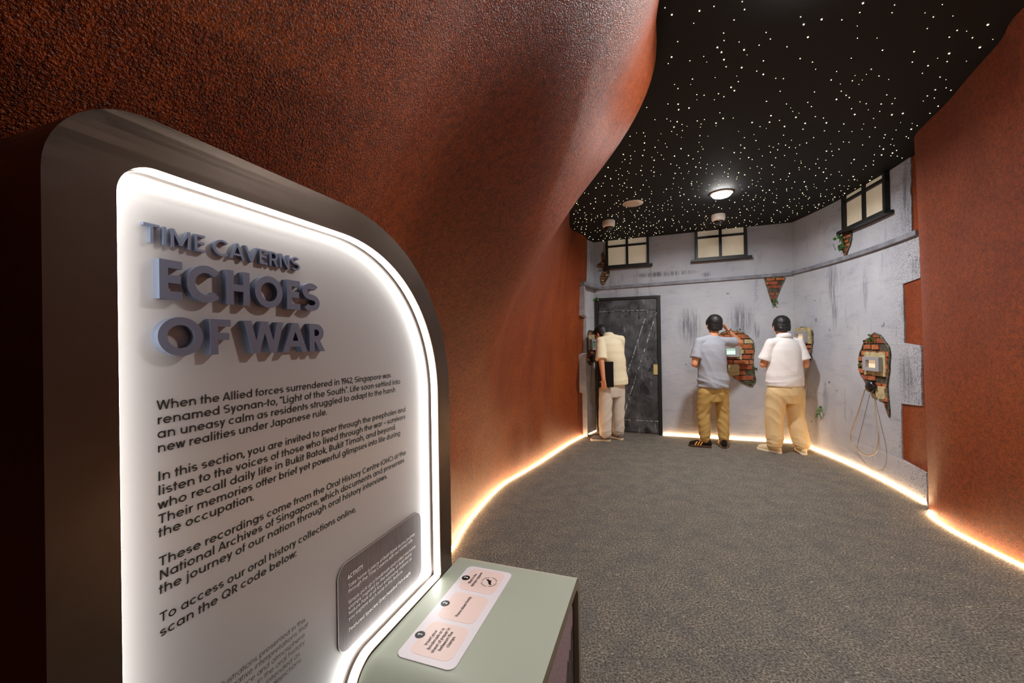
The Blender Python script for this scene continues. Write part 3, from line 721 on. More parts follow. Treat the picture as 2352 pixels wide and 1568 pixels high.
# ------------------------------------------------------------------ light strips along the foot of the walls
def light_strip(pts, n, label, h=.019, d=.016):
    P = crom([(*p, 0) for p in pts], n); vs = []; fs = []
    for i, p in enumerate(P):
        t = (P[min(i+1, n-1)]-P[max(i-1, 0)]).normalized(); q = Vector((t.y, -t.x, 0))
        for o, z in ((0, .001), (d, .001), (d, h*.7), (d*.6, h), (0, h)): vs.append(p+q*o+Vector((0, 0, z)))
    for i in range(n-1):
        for k in range(5): a, b = i*5+k, i*5+(k+1) % 5; fs.append((a, b, b+5, a+5))
    fs += [(4, 3, 2, 1, 0), tuple((n-1)*5+k for k in range(5))]
    o = obj('light_strip', vs, fs, M_LEDFLOOR)
    c = P[n//2].copy(); o.data.transform(Matrix.Translation(-c)); o.location = c
    return tag(o, label, 'light strip', 'warm light strips along the wall base')
light_strip([(-.50, 2.5), (-.43, 2.83), (-.394, 3.09), (-.295, 3.5), (-.124, 4.02), (.10, 4.413), (.372, 4.892), (.72, 5.556), (1.01, 6.02), (1.275, 6.385)], 90, 'warm glowing strip along the foot of the left red wall')
a, b = W_FAR(.99, 0, .004), W_FAR(LEN_FAR-.01, 0, .004)
light_strip([a.xy, a.lerp(b, .5).xy, b.xy], 30, 'warm glowing strip along the foot of the far plaster wall, right of the door')
light_strip([W_R(y, 0, .012).xy for y in (5.46, 5.0, 4.5, 4.0, 3.6, 3.40)], 40, 'warm glowing strip along the foot of the right plaster wall')
light_strip([(3.36, 3.285), (3.30, 3.25), (3.25, 3.20), (3.19, 3.09), (3.128, 2.9), (3.095, 2.715), (3.06, 2.48), (2.99, 1.9), (2.94, 1.0)], 70, 'warm glowing strip curling round the foot of the near right red wall')

# ------------------------------------------------------------------ ceiling: lamps, speaker, cameras, stars
def downlight(x, y, label, power):
    t = thing('downlight', label, 'ceiling light', (x, y, CEIL), 'round ceiling lamps')
    M_ = Matrix.Rotation(PI, 4, 'X')
    MB().lathe((0, 0, 0), [(.112, 0), (.112, .010), (.098, .016), (.092, .012), (.092, .002)], 40, 0, M_).build('lamp_ring', M_WHITEPLASTIC, t, smooth=True)
    MB().lathe((0, 0, 0), [(.090, .004), (.089, .030), (.075, .040), (.001, .044)], 40, 0, M_).build('diffuser', M_DIFFUSER, t, smooth=True)
    ld = bpy.data.lights.new('lamp_light', 'AREA'); ld.shape = 'DISK'; ld.size = .17; ld.energy = power; ld.color = (1, .98, .97); ld.spread = math.radians(168)
    o = bpy.data.objects.new('lamp_light', ld); COL.objects.link(o); o.parent = t; o.location = (0, 0, -.047)
downlight(*DOWNLIGHTS[0], 'bright round ceiling lamp over the middle of the room, near the far windows', DOWN_POWER[0])
downlight(*DOWNLIGHTS[1], 'bright round ceiling lamp nearest the viewer, cut by the top edge of the photo', DOWN_POWER[1])
t = thing('ceiling_speaker', 'flat round white speaker grille in the black ceiling', 'speaker', (1.385, 4.60, CEIL))
M_ = Matrix.Rotation(PI, 4, 'X')
MB().lathe((0, 0, 0), [(.112, 0), (.112, .007), (.102, .011)], 40, 0, M_).build('speaker_ring', M_WHITEPLASTIC, t, smooth=False)
M_GRILLE = mat('speaker_mesh', lin(205, 192, 182), .7); _v = coords(M_GRILLE); bump(M_GRILLE, tnoise(M_GRILLE, _v, 260, 1), .4, .003)
MB().lathe((0, 0, 0), [(.101, .006), (.101, .0112), (.06, .0125), (.001, .013)], 40, 0, M_).build('grille', M_GRILLE, t, smooth=True)
def dome_camera(x, y, label):
    t = thing('dome_camera', label, 'security camera', (x, y, CEIL), 'dome cameras on the ceiling')
    M_ = Matrix.Rotation(PI, 4, 'X')
    MB().lathe((0, 0, 0), [(.078, 0), (.080, .004), (.080, .05), (.074, .072), (.058, .082), (.056, .078)], 36, 0, M_).build('housing', M_WHITEPLASTIC, t, smooth=True)
    MB().lathe((0, 0, 0), [(.055, .070), (.054, .088), (.048, .104), (.034, .118), (.016, .125), (.001, .126)], 36, 0, M_).build('dome', M_GLASSDARK, t, smooth=True)
    MB().cone((0, -.048, -.098), .008, (0, -.0505, -.104), .006, 16).build('lens', mat('lens_ring', lin(150, 150, 150), .3, .5), t)
dome_camera(1.27, 5.27, 'white dome camera on the ceiling at the left, over the door')
dome_camera(2.59, 5.08, 'white dome camera on the ceiling before the far right-hand window')
random.seed(11)
def in_room(x, y):
    def ux(pts, y):
        for (xa, ya), (xb, yb) in zip(pts, pts[1:]):
            if min(ya, yb) <= y <= max(ya, yb) and ya != yb: return xa+(xb-xa)*(y-ya)/(yb-ya)
    l = ux(LEFT_CEIL, y); r = ux(sorted(RIGHT_CEIL, key=lambda p: p[1]), y) if y < 3.0 else xr(y)
    if l is None: l = 1.2
    far = PA.y+(x-PA.x)*(PB.y-PA.y)/(PB.x-PA.x); left = -9
    if x < PA.x: left = P2.x+(y-P2.y)*(PA.x-P2.x)/(PA.y-P2.y) if y > P2.y else -9
    return x > l+.03 and x < r-.03 and y < far-.03 and x > left+.03
stars = []; tries = 0
while len(stars) < 860 and tries < 200000:
    tries += 1; x, y = random.uniform(.5, 3.9), random.uniform(1.55, 6.35)
    if not in_room(x, y): continue
    if any(math.hypot(x-a, y-b) < .045 for a, b, c in stars): continue
    if any(math.hypot(x-a, y-b) < .13 for a, b in DOWNLIGHTS+[(1.385, 4.60), (1.27, 5.27), (2.59, 5.08)]): continue
    stars.append((x, y, random.choice((.0016, .0020, .0024, .0024, .0028, .0038))))
stars.sort(key=lambda s: math.hypot(s[0], s[1]))
base = MB(); base.ball((0, 0, 0), 1, 8, 6); s0 = base.build('star_light', M_STAR, smooth=True)
tag(s0, 'tiny warm white star point set in the black ceiling', 'star light', 'star points in the ceiling')
for i, (x, y, r) in enumerate(stars[:300]):
    o = s0 if i == 0 else s0.copy()
    if i: COL.objects.link(o)
    d = math.hypot(x, y); k = r*(.72+.13*d); o.location = (x, y, CEIL-k*.3); o.scale = (k, k, k)
mb = MB()
for x, y, r in stars[300:]: k = r*(.72+.13*math.hypot(x, y)); mb.ball((x, y, CEIL-k*.3), k, 6, 4)
tag(mb.build('distant_star_lights', M_STAR, smooth=True), 'scatter of warm star points over the far part of the black ceiling', 'star lights', 'star points in the ceiling', 'stuff')

# ------------------------------------------------------------------ broken plaster with bare brick, peepholes, handsets, ivy
def in_rect_clip(poly, x0, y0, x1, y1):
    poly = clip_y(poly, y0, y1)
    if len(poly) < 3: return []
    poly = clip_y([(b, a) for a, b in poly], x0, x1)
    return [(b, a) for a, b in poly]
def wob(outl, n, amp, seed):
    P = crom([(a, b, 0) for a, b in outl]+[(*outl[0], 0)], n+1)[:-1]
    cx = sum(p.x for p in P)/n; cy = sum(p.y for p in P)/n; out = []
    for p in P:
        k = 1+amp*noise.noise(Vector((p.x*24+seed, p.y*24, seed))); out.append((cx+(p.x-cx)*k, cy+(p.y-cy)*k))
    return out, (cx, cy)
def shrink(outl, c, d):
    out = []
    for a, b in outl:
        l = math.hypot(a-c[0], b-c[1]); k = max(.1, (l-d)/l); out.append((c[0]+(a-c[0])*k, c[1]+(b-c[1])*k))
    return out
def brick_patch(P, outl, label, seed, cream=(), o=.012, bw=.16, bh=.056, moss=()):
    if P is W_R: o = .020
    if P is W_RET: o = .026
    rnd = random.Random(seed); ol, c = wob(outl, 48, .07, seed)
    t = thing('brick_patch', label, 'exposed brick', P(c[0], c[1], o), 'bare brick patches')
    def pt(mb, name, m, **kw): ob = mb.build(name, m, t, **kw); ob.matrix_parent_inverse = Matrix.Translation(-t.location); return ob
    ins = shrink(ol, c, .012)
    mb = MB(); mb.poly(ol, P, o-.012, o+.004, 0, [ins]); mb.poly(ol, P, o-.012, o+.001, 0, [ins]); pt(mb, 'plaster_rim', M_RIM, fix=True)
    mb = MB(); mb.poly(ins, P, o-.014, o-.006); pt(mb, 'mortar', M_MORTAR, fix=True)
    mb = MB(); z0 = min(b for a, b in ins); z1 = max(b for a, b in ins); x0 = min(a for a, b in ins); x1 = max(a for a, b in ins); row = 0; z = z0
    while z < z1:
        x = x0-bw+(bw/2 if row % 2 else 0)+rnd.uniform(-.01, .01)
        while x < x1:
            q = in_rect_clip(ins, x+.008+rnd.uniform(-.002, .006), z+.008+rnd.uniform(-.003, .003), x+bw-.006-rnd.uniform(-.002, .010), z+bh-.005-rnd.uniform(0, .006))
            if len(q) > 2:
                ar = abs(sum(q[i][0]*q[(i+1) % len(q)][1]-q[(i+1) % len(q)][0]*q[i][1] for i in range(len(q))))/2
                if ar > .0004 and rnd.random() > .16:
                    mb.poly(q, P, o-.008, o+rnd.uniform(-.001, .010), rnd.choice((0, 0, 0, 1, 1, 2 if rnd.random() < .5 else 0)))
            x += bw*rnd.uniform(.85, 1.1)
        z += bh; row += 1
    pt(mb, 'bricks', M_BRICKS, fix=True)
    if cream:
        mb = MB()
        for (a0, b0, a1, b1) in cream: cl, cc = wob(rrect(min(a0, a1), b0, max(a0, a1), b1, .015, 3), 28, .10, seed+3); mb.poly(cl, P, o-.006, o+.013)
        pt(mb, 'cream_plaster', M_BRICKS[2], fix=True)
    if moss:
        mb = MB()
        for a, b, r in moss:
            for k in range(7):
                q = P(a+rnd.uniform(-r, r), b+rnd.uniform(-r*.5, r*.5), o+.004); mb.ball(q, rnd.uniform(.006, .014), 8, 6)
        pt(mb, 'moss', M_MOSS)
    return t
def peephole(P, u0, u1, z0, z1, screen, label, o=.024):
    if P is not W_FAR: o = .034
    u0, u1 = min(u0, u1), max(u0, u1); cx, cz = (u0+u1)/2, (z0+z1)/2; w, h = (u1-u0)/2, (z1-z0)/2
    t = thing('peephole_box', label, 'peephole', P(cx, cz, o), 'grey peephole boxes')
    def pt(mb, name, m, **kw): ob = mb.build(name, m, t, **kw); ob.matrix_parent_inverse = Matrix.Translation(-t.location); return ob
    mb = MB(); mb.poly(rrect(u0, z0, u1, z1, .004, 2), P, o-.02, o+.035, 0, [rrect(cx-w*.60, cz-h*.54, cx+w*.60, cz+h*.54, .002, 2)]); pt(mb, 'box_frame', M_FRAMEGREY, fix=True)
    mb = MB(); mb.poly(rrect(cx-w*.61, cz-h*.55, cx+w*.61, cz+h*.55, .002, 2), P, o-.018, o+.006); pt(mb, 'picture', screen, fix=True)
    return t
def handset(P, u, z, label, loop, o=.05, tail=None):
    c = P(u, z, o)
    t = thing('listening_handset', label, 'handset', c, 'black listening handsets')
    def pt(mb, name, m, **kw): ob = mb.build(name, m, t, **kw); ob.matrix_parent_inverse = Matrix.Translation(-t.location); return ob
    n = (P(u, z, 1)-P(u, z, 0)); M_ = n.to_track_quat('Z', 'Y').to_matrix().to_4x4()
    mb = MB(); mb.lathe(P(u, z, o-.04), [(.03, 0), (.050, .008), (.062, .022), (.064, .036), (.055, .052), (.036, .064), (.001, .068)], 28, 0, M_); pt(mb, 'ear_cup', M_BLACKPLASTIC, smooth=True)
    mb = MB(); mb.tube([P(u-.02, z-.01, o-.02), P(u-.07, z+.004, o-.01), P(u-.075, z+.01, o+.01)], .016, 10); pt(mb, 'handle', M_BLACKPLASTIC, smooth=True)
    mb = MB(); mb.tube([P(u, z-.04, o-.03), P(u, z-.085, o-.035), P(u, z-.105, o-.035)], [.016, .014, .011], 10); pt(mb, 'hose_socket', M_HOSE, smooth=True)
    if loop: mb = MB(); mb.tube([tuple(q) for q in crom([P(a, b, c_) for a, b, c_ in loop], 40)], .0055, 8); pt(mb, 'hose', M_HOSE, smooth=True)
    return t
def ivy(P, u, z, w, h, n, label, seed, o=.02, size=.03):
    if P is W_R: o += .012
    rnd = random.Random(seed); t = thing('ivy_sprig', label, 'ivy', P(u, z, o), 'ivy sprigs on the walls')
    def pt(mb, name, m, **kw): ob = mb.build(name, m, t, **kw); ob.matrix_parent_inverse = Matrix.Translation(-t.location); return ob
    st = MB(); lf = MB()
    pts = [P(u+w*rnd.uniform(-.4, .4), z+h*(.5-k/4), o+rnd.uniform(0, .012)) for k in range(5)]; st.tube(pts, .0035, 6); pt(st, 'stem', M_MOSS)
    for k in range(n):
        c = Vector(P(u+w*rnd.uniform(-.5, .5), z+h*rnd.uniform(-.5, .5), o+rnd.uniform(.004, .03))); s = size*rnd.uniform(.7, 1.2)
        q = Matrix.Rotation(rnd.uniform(0, 6.3), 3, 'Y') @ Matrix.Rotation(rnd.uniform(-.6, .6), 3, 'X')
        L = [(0, -.5), (.28, -.32), (.42, .02), (.2, .12), (.0, .5), (-.2, .12), (-.42, .02), (-.28, -.32)]
        vs = [c+q @ Vector((a*s, .10*s*abs(a), b*s)) for a, b in L]+[c+q @ Vector((0, -.08*s, 0))]
        lf.add(vs, [(i, (i+1) % 8, 8) for i in range(8)])
    pt(lf, 'leaves', M_LEAF); return t
# far wall
brick_patch(W_FAR, [(1.78, 1.50), (1.95, 1.515), (2.10, 1.46), (2.19, 1.33), (2.175, 1.10), (2.19, .93), (2.18, .77), (2.08, .76), (1.98, .83), (1.84, .95), (1.72, 1.10), (1.70, 1.35)],
            'large bare brick patch with mossy edges behind the person in the grey shirt', 3, [(1.86, .90, 2.0, 1.05), (1.97, 1.12, 2.03, 1.30)], bw=.20, bh=.072, moss=[(2.0, 1.50, .12), (1.85, 1.50, .1), (2.18, 1.0, .03), (2.15, .80, .05)])
peephole(W_FAR, 1.76, 2.0, 1.155, 1.305, M_SCREEN_GREEN, 'grey peephole box with a mint green picture behind the person in the grey shirt')
brick_patch(W_FAR, [(2.315, 2.225), (2.44, 2.228), (2.56, 2.228), (2.51, 2.08), (2.455, 1.93), (2.42, 1.86), (2.385, 1.95), (2.35, 2.09)], 'bare brick triangle pointing down under the grey rail', 7, bw=.11, bh=.05)
ivy(W_FAR, 2.425, 1.89, .07, .10, 14, 'small ivy sprig at the tip of the brick triangle under the rail', 2)
brick_patch(W_FAR, [(.135, 2.76), (.165, 2.78), (.185, 2.70), (.20, 2.60), (.215, 2.545), (.15, 2.54), (.07, 2.56), (.09, 2.61), (.14, 2.64)], 'small bare brick patch left of the window above the door', 12, bw=.09, bh=.04)
brick_patch(W_FAR, [(.165, 2.50), (.25, 2.505), (.255, 2.42), (.21, 2.34), (.16, 2.27), (.125, 2.32), (.12, 2.40)], 'small bare brick patch under the left corner of the window above the door', 17, bw=.09, bh=.04)
ivy(W_FAR, .05, 2.06, .07, .05, 9, 'tuft of green leaves at the top left corner of the door frame', 5, .04)
# left return
brick_patch(W_RET, [(.20, 1.55), (.33, 1.565), (.40, 1.46), (.405, 1.25), (.38, 1.10), (.33, 1.03), (.22, 1.05), (.13, 1.12), (.12, 1.28), (.16, 1.45)], 'narrow bare brick patch on the left plaster return beside the person in the cream shirt', 21, [(.19, 1.27, .39, 1.50)])
peephole(W_RET, .215, .385, 1.27, 1.44, M_SCREEN_DARK, 'grey peephole box with a dark green picture beside the person in the cream shirt')
handset(W_RET, .31, 1.145, 'black handset hanging under the peephole on the left plaster return', [(.31, 1.05, .02), (.27, .7, .03), (.30, .42, .04), (.35, .7, .03), (.335, 1.08, .03)])
# right plaster wall
brick_patch(W_R, [(4.14, 1.40), (4.04, 1.435), (3.93, 1.38), (3.84, 1.28), (3.85, 1.10), (3.88, .95), (3.87, .80), (3.855, .645), (3.90, .70), (3.96, .80), (4.05, .83), (4.19, .92), (4.29, 1.02), (4.31, 1.16), (4.24, 1.32)],
            'teardrop shaped bare brick patch on the right plaster wall', 31, [(4.20, 1.02, 3.88, 1.25), (4.03, .80, 3.90, .92)], bw=.13, bh=.062, moss=[(4.12, 1.38, .08), (4.27, 1.1, .03)])
peephole(W_R, 4.165, 3.915, 1.065, 1.205, M_SCREEN_WARM, 'grey peephole box set in the teardrop brick patch on the right wall')
handset(W_R, 4.085, .905, 'black handset with a long hanging hose loop on the right wall', [(4.085, .80, .02), (4.0, .60, .05), (3.93, .42, .07), (3.97, .27, .08), (4.13, .21, .08), (4.32, .27, .08), (4.36, .36, .08), (4.27, .60, .06), (4.16, .88, .05)])
ivy(W_R, 4.10, 1.39, .10, .08, 12, 'ivy tuft at the top of the teardrop brick patch', 9)
brick_patch(W_R, [(5.42, 1.53), (5.27, 1.545), (5.12, 1.50), (5.10, 1.40), (5.12, 1.24), (5.17, 1.10), (5.26, 1.02), (5.36, 1.10), (5.42, 1.30)], 'bare brick patch with cream plaster near the corner by the person in the white shirt', 41, [(5.41, 1.33, 5.12, 1.535)])
peephole(W_R, 5.385, 5.165, 1.345, 1.485, M_SCREEN_WARM, 'grey peephole box near the corner, right of the person in the white shirt')
brick_patch(W_R, [(4.47, 2.545), (4.39, 2.53), (4.40, 2.43), (4.45, 2.35), (4.50, 2.285), (4.535, 2.36), (4.55, 2.45), (4.54, 2.53)], 'small bare brick patch under the window in the right wall', 47, bw=.09, bh=.045)
ivy(W_R, 4.53, 2.46, .14, .20, 20, 'ivy sprig beside the small brick patch under the right window', 13, .03, .045)
ivy(W_R, 4.96, .50, .10, .13, 13, 'small ivy sprig low on the right plaster wall', 17, .02, .035)

# ------------------------------------------------------------------ people
def skin_mat(name, c):
    m = mat(name, c, .5, 0, .4); m.node_tree.nodes['Principled BSDF'].inputs['Subsurface Weight'].default_value = .08
    m.node_tree.nodes['Principled BSDF'].inputs['Subsurface Radius'].default_value = (.01, .004, .002); return m
M_SKIN = skin_mat('skin', lin(206, 142, 104))
M_HAIR = mat('black_hair', lin(15, 13, 13), .55, 0, .5)
_v = coords(M_HAIR, (220, 220, 14)); bump(M_HAIR, tnoise(M_HAIR, _v, 1, 2), .12, .001)
def cloth(name, c, sc_=260):
    m = mat(name, c, .85, 0, .2); v = coords(m); bump(m, tnoise(m, v, sc_, 2), .15, .002); return m
def bake(mb, name, m, parent, voxel, smooth, wr=None, fix_world=None):
    """union of the collected solids as one continuous skin"""
    o = mb.build(name, m, None)
    r = o.modifiers.new('u', 'REMESH'); r.mode = 'VOXEL'; r.voxel_size = voxel; r.adaptivity = 0
    s = o.modifiers.new('s', 'SMOOTH'); s.factor = .5; s.iterations = smooth
    bpy.context.view_layer.update()
    me = bpy.data.meshes.new_from_object(o.evaluated_get(bpy.context.evaluated_depsgraph_get()))
    old = o.data; o.modifiers.clear(); o.data = me; bpy.data.meshes.remove(old)
    me.materials.clear(); me.materials.append(m)
    if wr:
        me.update(); ns = [v.normal.copy() for v in me.vertices]
        for v, n in zip(me.vertices, ns): v.co += n*wr(v.co, n)
    for p in me.polygons: p.use_smooth = True
    me.update()
    if parent is not None: o.parent = parent
    return o
def finger(mb, base, d, L, r, curl, axis):
    """three bones, bending about axis"""
    p = Vector(base); d = Vector(d).normalized()
    for k, f in enumerate((.45, .32, .26)):
        q = p+d*L*f; mb.cap(p, r*(1-.10*k), q, r*(1-.10*(k+1)), 10); p = q
        d = Matrix.Rotation(curl, 3, axis) @ d
def hand(mb, wrist, d, n, curl=.5, side=1, spread=.12, thumb=.8, sc_=1.0):
    """wrist point, direction of the fingers d, palm normal n; side=+1 puts the thumb along d x n"""
    d = Vector(d).normalized(); n = Vector(n); n = (n-d*n.dot(d)).normalized(); t = d.cross(n)*side; w = Vector(wrist)
    for k in range(4):                                   # palm
        off = (1.5-k)*.0185*sc_; a = w+t*off*.55+d*.012*sc_; b = w+t*off+d*.088*sc_; mb.cap(a, .0145*sc_, b, .0115*sc_, 10)
        Lf = (.074, .083, .077, .060)[k]*sc_
        finger(mb, b, d+t*(1.5-k)*spread, Lf, .0088*sc_, curl*(1+.1*k), d.cross(n)*1.0 if False else n.cross(d)*-1)
    a = w+t*.018*sc_+d*.022*sc_; dd = (d*.55+t*thumb+n*.25).normalized(); finger(mb, a, dd, .075*sc_, .0100*sc_, .25, d)
def head(mb, c, R, s=1.0):
    """skull, jaw, nose, lips, brow, ears around centre c; R turns it (face along +y)"""
    c = Vector(c); R4 = R.to_4x4(); P = lambda x, y, z: c+R @ Vector((x*s, y*s, z*s))
    mb.ball(P(0, -.012, .02), (.076*s, .094*s, .098*s), 20, 14, 0, R4)
    mb.ball(P(0, .018, -.045), (.060*s, .070*s, .072*s), 18, 12, 0, R4)
    mb.cap(P(0, .040, -.092), .030*s, P(0, .055, -.088), .026*s)
    mb.cap(P(0, .088, .010), .010*s, P(0, .104, -.022), .014*s)
    for x in (-1, 1):
        mb.ball(P(.033*x, .076, .022), (.022*s, .012*s, .010*s), 10, 8, 0, R4)
        mb.ball(P(.036*x, .066, -.028), (.024*s, .016*s, .022*s), 10, 8, 0, R4)
        mb.ball(P(.078*x, -.002, -.010), (.009*s, .020*s, .031*s), 12, 8, 0, R4)
        mb.ball(P(.080*x, .004, -.034), (.008*s, .010*s, .012*s), 10, 8, 0, R4)
        mb.ball(P(.012*x, .098, -.030), (.009*s, .009*s, .008*s), 8, 6, 0, R4)
    mb.ball(P(0, .086, -.050), (.024*s, .010*s, .006*s), 10, 6, 0, R4); mb.ball(P(0, .084, -.062), (.020*s, .010*s, .007*s), 10, 6, 0, R4)
def eyes(c, R, parent, s=1.0):
    c = Vector(c)
    for x in (-1, 1):
        mb = MB(); mb.ball(c+R @ Vector((.032*x*s, .078*s, .004*s)), .012*s, 10, 8); mb.build('eye', M_EYE, parent, smooth=True)
M_EYE = mat('eye', lin(60, 46, 40), .2)
def hair(c, R, parent, s=1.0, back=-.055, name='hair', voxel=.007):
    c = Vector(c); R4 = R.to_4x4(); P = lambda x, y, z: c+R @ Vector((x*s, y*s, z*s)); mb = MB()
    mb.ball(P(0, -.018, .042), (.090*s, .102*s, .092*s), 22, 14, 0, R4)
    mb.ball(P(0, -.050, .000), (.080*s, .062*s, .085*s), 18, 12, 0, R4)
    for x in (-1, 1):
        mb.ball(P(.066*x, -.036, -.010), (.020*s, .036*s, .058*s), 12, 8, 0, R4); mb.ball(P(.076*x, .030, .030), (.012*s, .026*s, .040*s), 12, 8, 0, R4)
        mb.cap(P(.02*x, .070, .090), .020*s, P(.055*x, .074, .062), .014*s)
    mb.cap(P(-.03, -.085, -.045+0*back), .022*s, P(.03, -.085, -.045), .022*s)
    return bake(mb, name, M_HAIR, parent, voxel, 5, lambda v, n: .0025*noise.noise(v*70))
def rotz(a): return Matrix.Rotation(a, 3, 'Z')
def wrinkle(amp, zs=(0, 2), f=(5, 5, 22), tilt=0.0, seed=0.0):
    def w(v, n):
        k = 1.0
        q = Vector((v.x*f[0]+seed, v.y*f[1], (v.z+tilt*v.x)*f[2]))
        return amp*(noise.noise(q)+.5*noise.noise(q*2.1))
    return w
def rid(x, y, z): return 1-2*abs(noise.noise(Vector((x, y, z))))
def shoe(parent, ankle, ang, cols, name='shoe', L=.285, stripes=None, label=None):
    """ankle: point on the floor under the ankle; toe along ang"""
    R = Matrix.Rotation(ang, 4, 'Z'); T = Matrix.Translation(Vector((ankle[0], ankle[1], 0))); M_ = T @ R
    mb = MB(); rings = []
    def ring(z, k, dy=0): return [M_ @ Vector((k*w_*sx, y_*L+dy-.07, z)) for sx, w_, y_ in OUTL]
    half = [(0.0, -.02), (.026, -.012), (.034, .08), (.033, .30), (.040, .52), (.049, .70), (.044, .86), (.026, .965), (0, 1.0)]
    OUTL = [(1, w_, y_) for w_, y_ in half]+[(-1, w_, y_) for w_, y_ in half[-2:0:-1]]
    n = len(OUTL)
    vs = []; prof = [(0.002, .96), (.006, 1.02), (.026, 1.03), (.029, .98)]
    for z, k in prof: vs += ring(z, k)
    fs = [(j*n+i, j*n+(i+1) % n, (j+1)*n+(i+1) % n, (j+1)*n+i) for j in range(len(prof)-1) for i in range(n)]+[tuple(range(n))[::-1], tuple(range((len(prof)-1)*n, len(prof)*n))]
    upper = MB()
    upper.cap(M_ @ Vector((0, -.045, .050)), .036, M_ @ Vector((0, .03, .060)), .040); upper.cap(M_ @ Vector((0, .03, .058)), .042, M_ @ Vector((0, .10, .046)), .042)
    upper.cap(M_ @ Vector((0, .10, .044)), .044, M_ @ Vector((0, .160, .034)), .036); upper.cap(M_ @ Vector((0, -.04, .07)), .034, M_ @ Vector((0, -.03, .10)), .034)
    u = bake(upper, name, cols[0], parent, .008, 4)
    for v in u.data.vertices: v.co.z = max(v.co.z, .012)
    if label: u['label'] = label
    mb.add(vs, fs); mb.build('sole', cols[1], u, smooth=False)
    if stripes:
        st = MB()
        for sx in (-1, 1):
            for k in range(3):
                y0 = .030+.032*k
                a = [M_ @ Vector((sx*x, y, z)) for x, y, z in ((.0455, y0+.022, .030), (.0455, y0+.036, .030), (.0395, y0+.008, .078), (.0395, y0-.006, .078))]
                o_ = (R @ Vector((sx, 0, .25))).normalized(); st.hull8([p-o_*.006 for p in a], [p+o_*.0035 for p in a])
        st.build('stripes', stripes, u, fix=True)
    return u
def person(label, base): 
    return base

def build_person(spec):
    L = Vector(spec['loc']); V = lambda p: Vector(p)
    hc, Rh = V(spec['head']), spec['headrot']
    mb = MB(); head(mb, hc, Rh, spec.get('hs', 1.0))
    nb = V(spec['neck']); mb.cap(nb+Vector((0, 0, -.05)), .060, hc+Rh @ Vector((0, -.022, -.075)), .050)
    # trunk and legs under the clothes
    sh = [V(p) for p in spec['shoulders']]; hp = [V(p) for p in spec['hips']]; pel = (hp[0]+hp[1])/2; ch = (sh[0]+sh[1])/2
    mb.cap(pel, .105, (pel+ch)/2, .100); mb.cap((pel+ch)/2, .100, ch+Vector((0, 0, -.10)), .112); mb.cap(sh[0].lerp(ch, .3)+Vector((0, 0, -.05)), .045, sh[1].lerp(ch, .3)+Vector((0, 0, -.05)), .045)
    mb.cap(ch+Vector((0, 0, -.04)), .06, nb, .052)
    for i in (0, 1):
        mb.cap(sh[i], .050, V(spec['elbows'][i]), .040); mb.cap(V(spec['elbows'][i]), .040, V(spec['wrists'][i]), .027)
        k, a = V(spec['knees'][i]), V(spec['ankles'][i])
        mb.cap(hp[i], .085, k, .055); mb.cap(k, .055, a, .038); mb.cap(a, .036, a+Vector((*spec['toes'][i], 0))*.06+Vector((0, 0, -.03)), .03)
        hd = spec['hands'][i]; hand(mb, spec['wrists'][i], hd['d'], hd['n'], hd.get('curl', .5), hd['side'], hd.get('spread', .1), hd.get('thumb', .8))
    body = bake(mb, 'person', spec['skin'], None, .0058, 3)
    tag(body, spec['label'], 'person')
    hair(hc, Rh, body, spec.get('hs', 1.0)); eyes(hc, Rh, body, spec.get('hs', 1.0))
    # shirt
    mb = MB(); mb.loft(spec['torso'], n=28)
    for i in (0, 1):
        a = sh[i]; e = V(spec['elbows'][i]); f = spec['sleeve'][i]; q = a.lerp(e, f); d = (e-a).normalized()
        mb.cap(a, spec.get('sr', .06), a.lerp(e, f*.5), spec.get('sr', .06)+.006); mb.cone(a.lerp(e, f*.4), spec.get('sr', .06)+.004, q, spec.get('cuff', .072)); 
    mb.cap(sh[0].lerp(ch, .1), .056, ch+Vector((0, 0, .035)), .062); mb.cap(sh[1].lerp(ch, .1), .056, ch+Vector((0, 0, .035)), .062)
    shirt = bake(mb, 'shirt', spec['shirtmat'], body, .0075, spec.get('ssm', 7), spec['shirtwr'])
    if spec.get('collar'):
        c = MB(); nc = nb+Vector((0, 0, .012)); rr_ = []
        M_ = Matrix.Rotation(spec['collar'], 4, 'X')
        c.lathe(nc, [(.078, -.03), (.092, -.018), (.080, .020), (.069, .032), (.064, .026), (.070, -.02)], 28, 0, M_); c.build('collar', spec['shirtmat'], shirt, smooth=True)
    # trousers
    mb = MB(); mb.loft(spec['pelvis'], n=28)
    for i in (0, 1): 
        for (p, r), (q, s) in zip(spec['legs'][i], spec['legs'][i][1:]): mb.cap(p, r, q, s, 18)
    tr = bake(mb, 'trousers', spec['trousermat'], body, .0075, 6, spec['trouserwr'])
    for v in tr.data.vertices: v.co.z = max(v.co.z, .045)
    for i in (0, 1):
        a = spec['ankles'][i]; t = spec['toes'][i]; shoe(body, a, math.atan2(-t[0], t[1]), spec['shoecols'], stripes=spec.get('stripes'), L=.275)
    c = Vector((L.x, L.y, 0))
    for o in [body]+[ch_ for ch_ in body.children_recursive]:
        o.data.transform(Matrix.Translation(-c) if spec.get('world', False) else Matrix.Identity(4))
    body.location = c
    return body
def legs(hip, knee, ankle, r): return [(Vector(hip), r[0]), (Vector(hip).lerp(Vector(knee), .5), (r[0]+r[1])/2), (Vector(knee), r[1]), (Vector(knee).lerp(Vector(ankle), .5), r[2]), (Vector(ankle)+Vector((0, 0, .02)), r[3])]

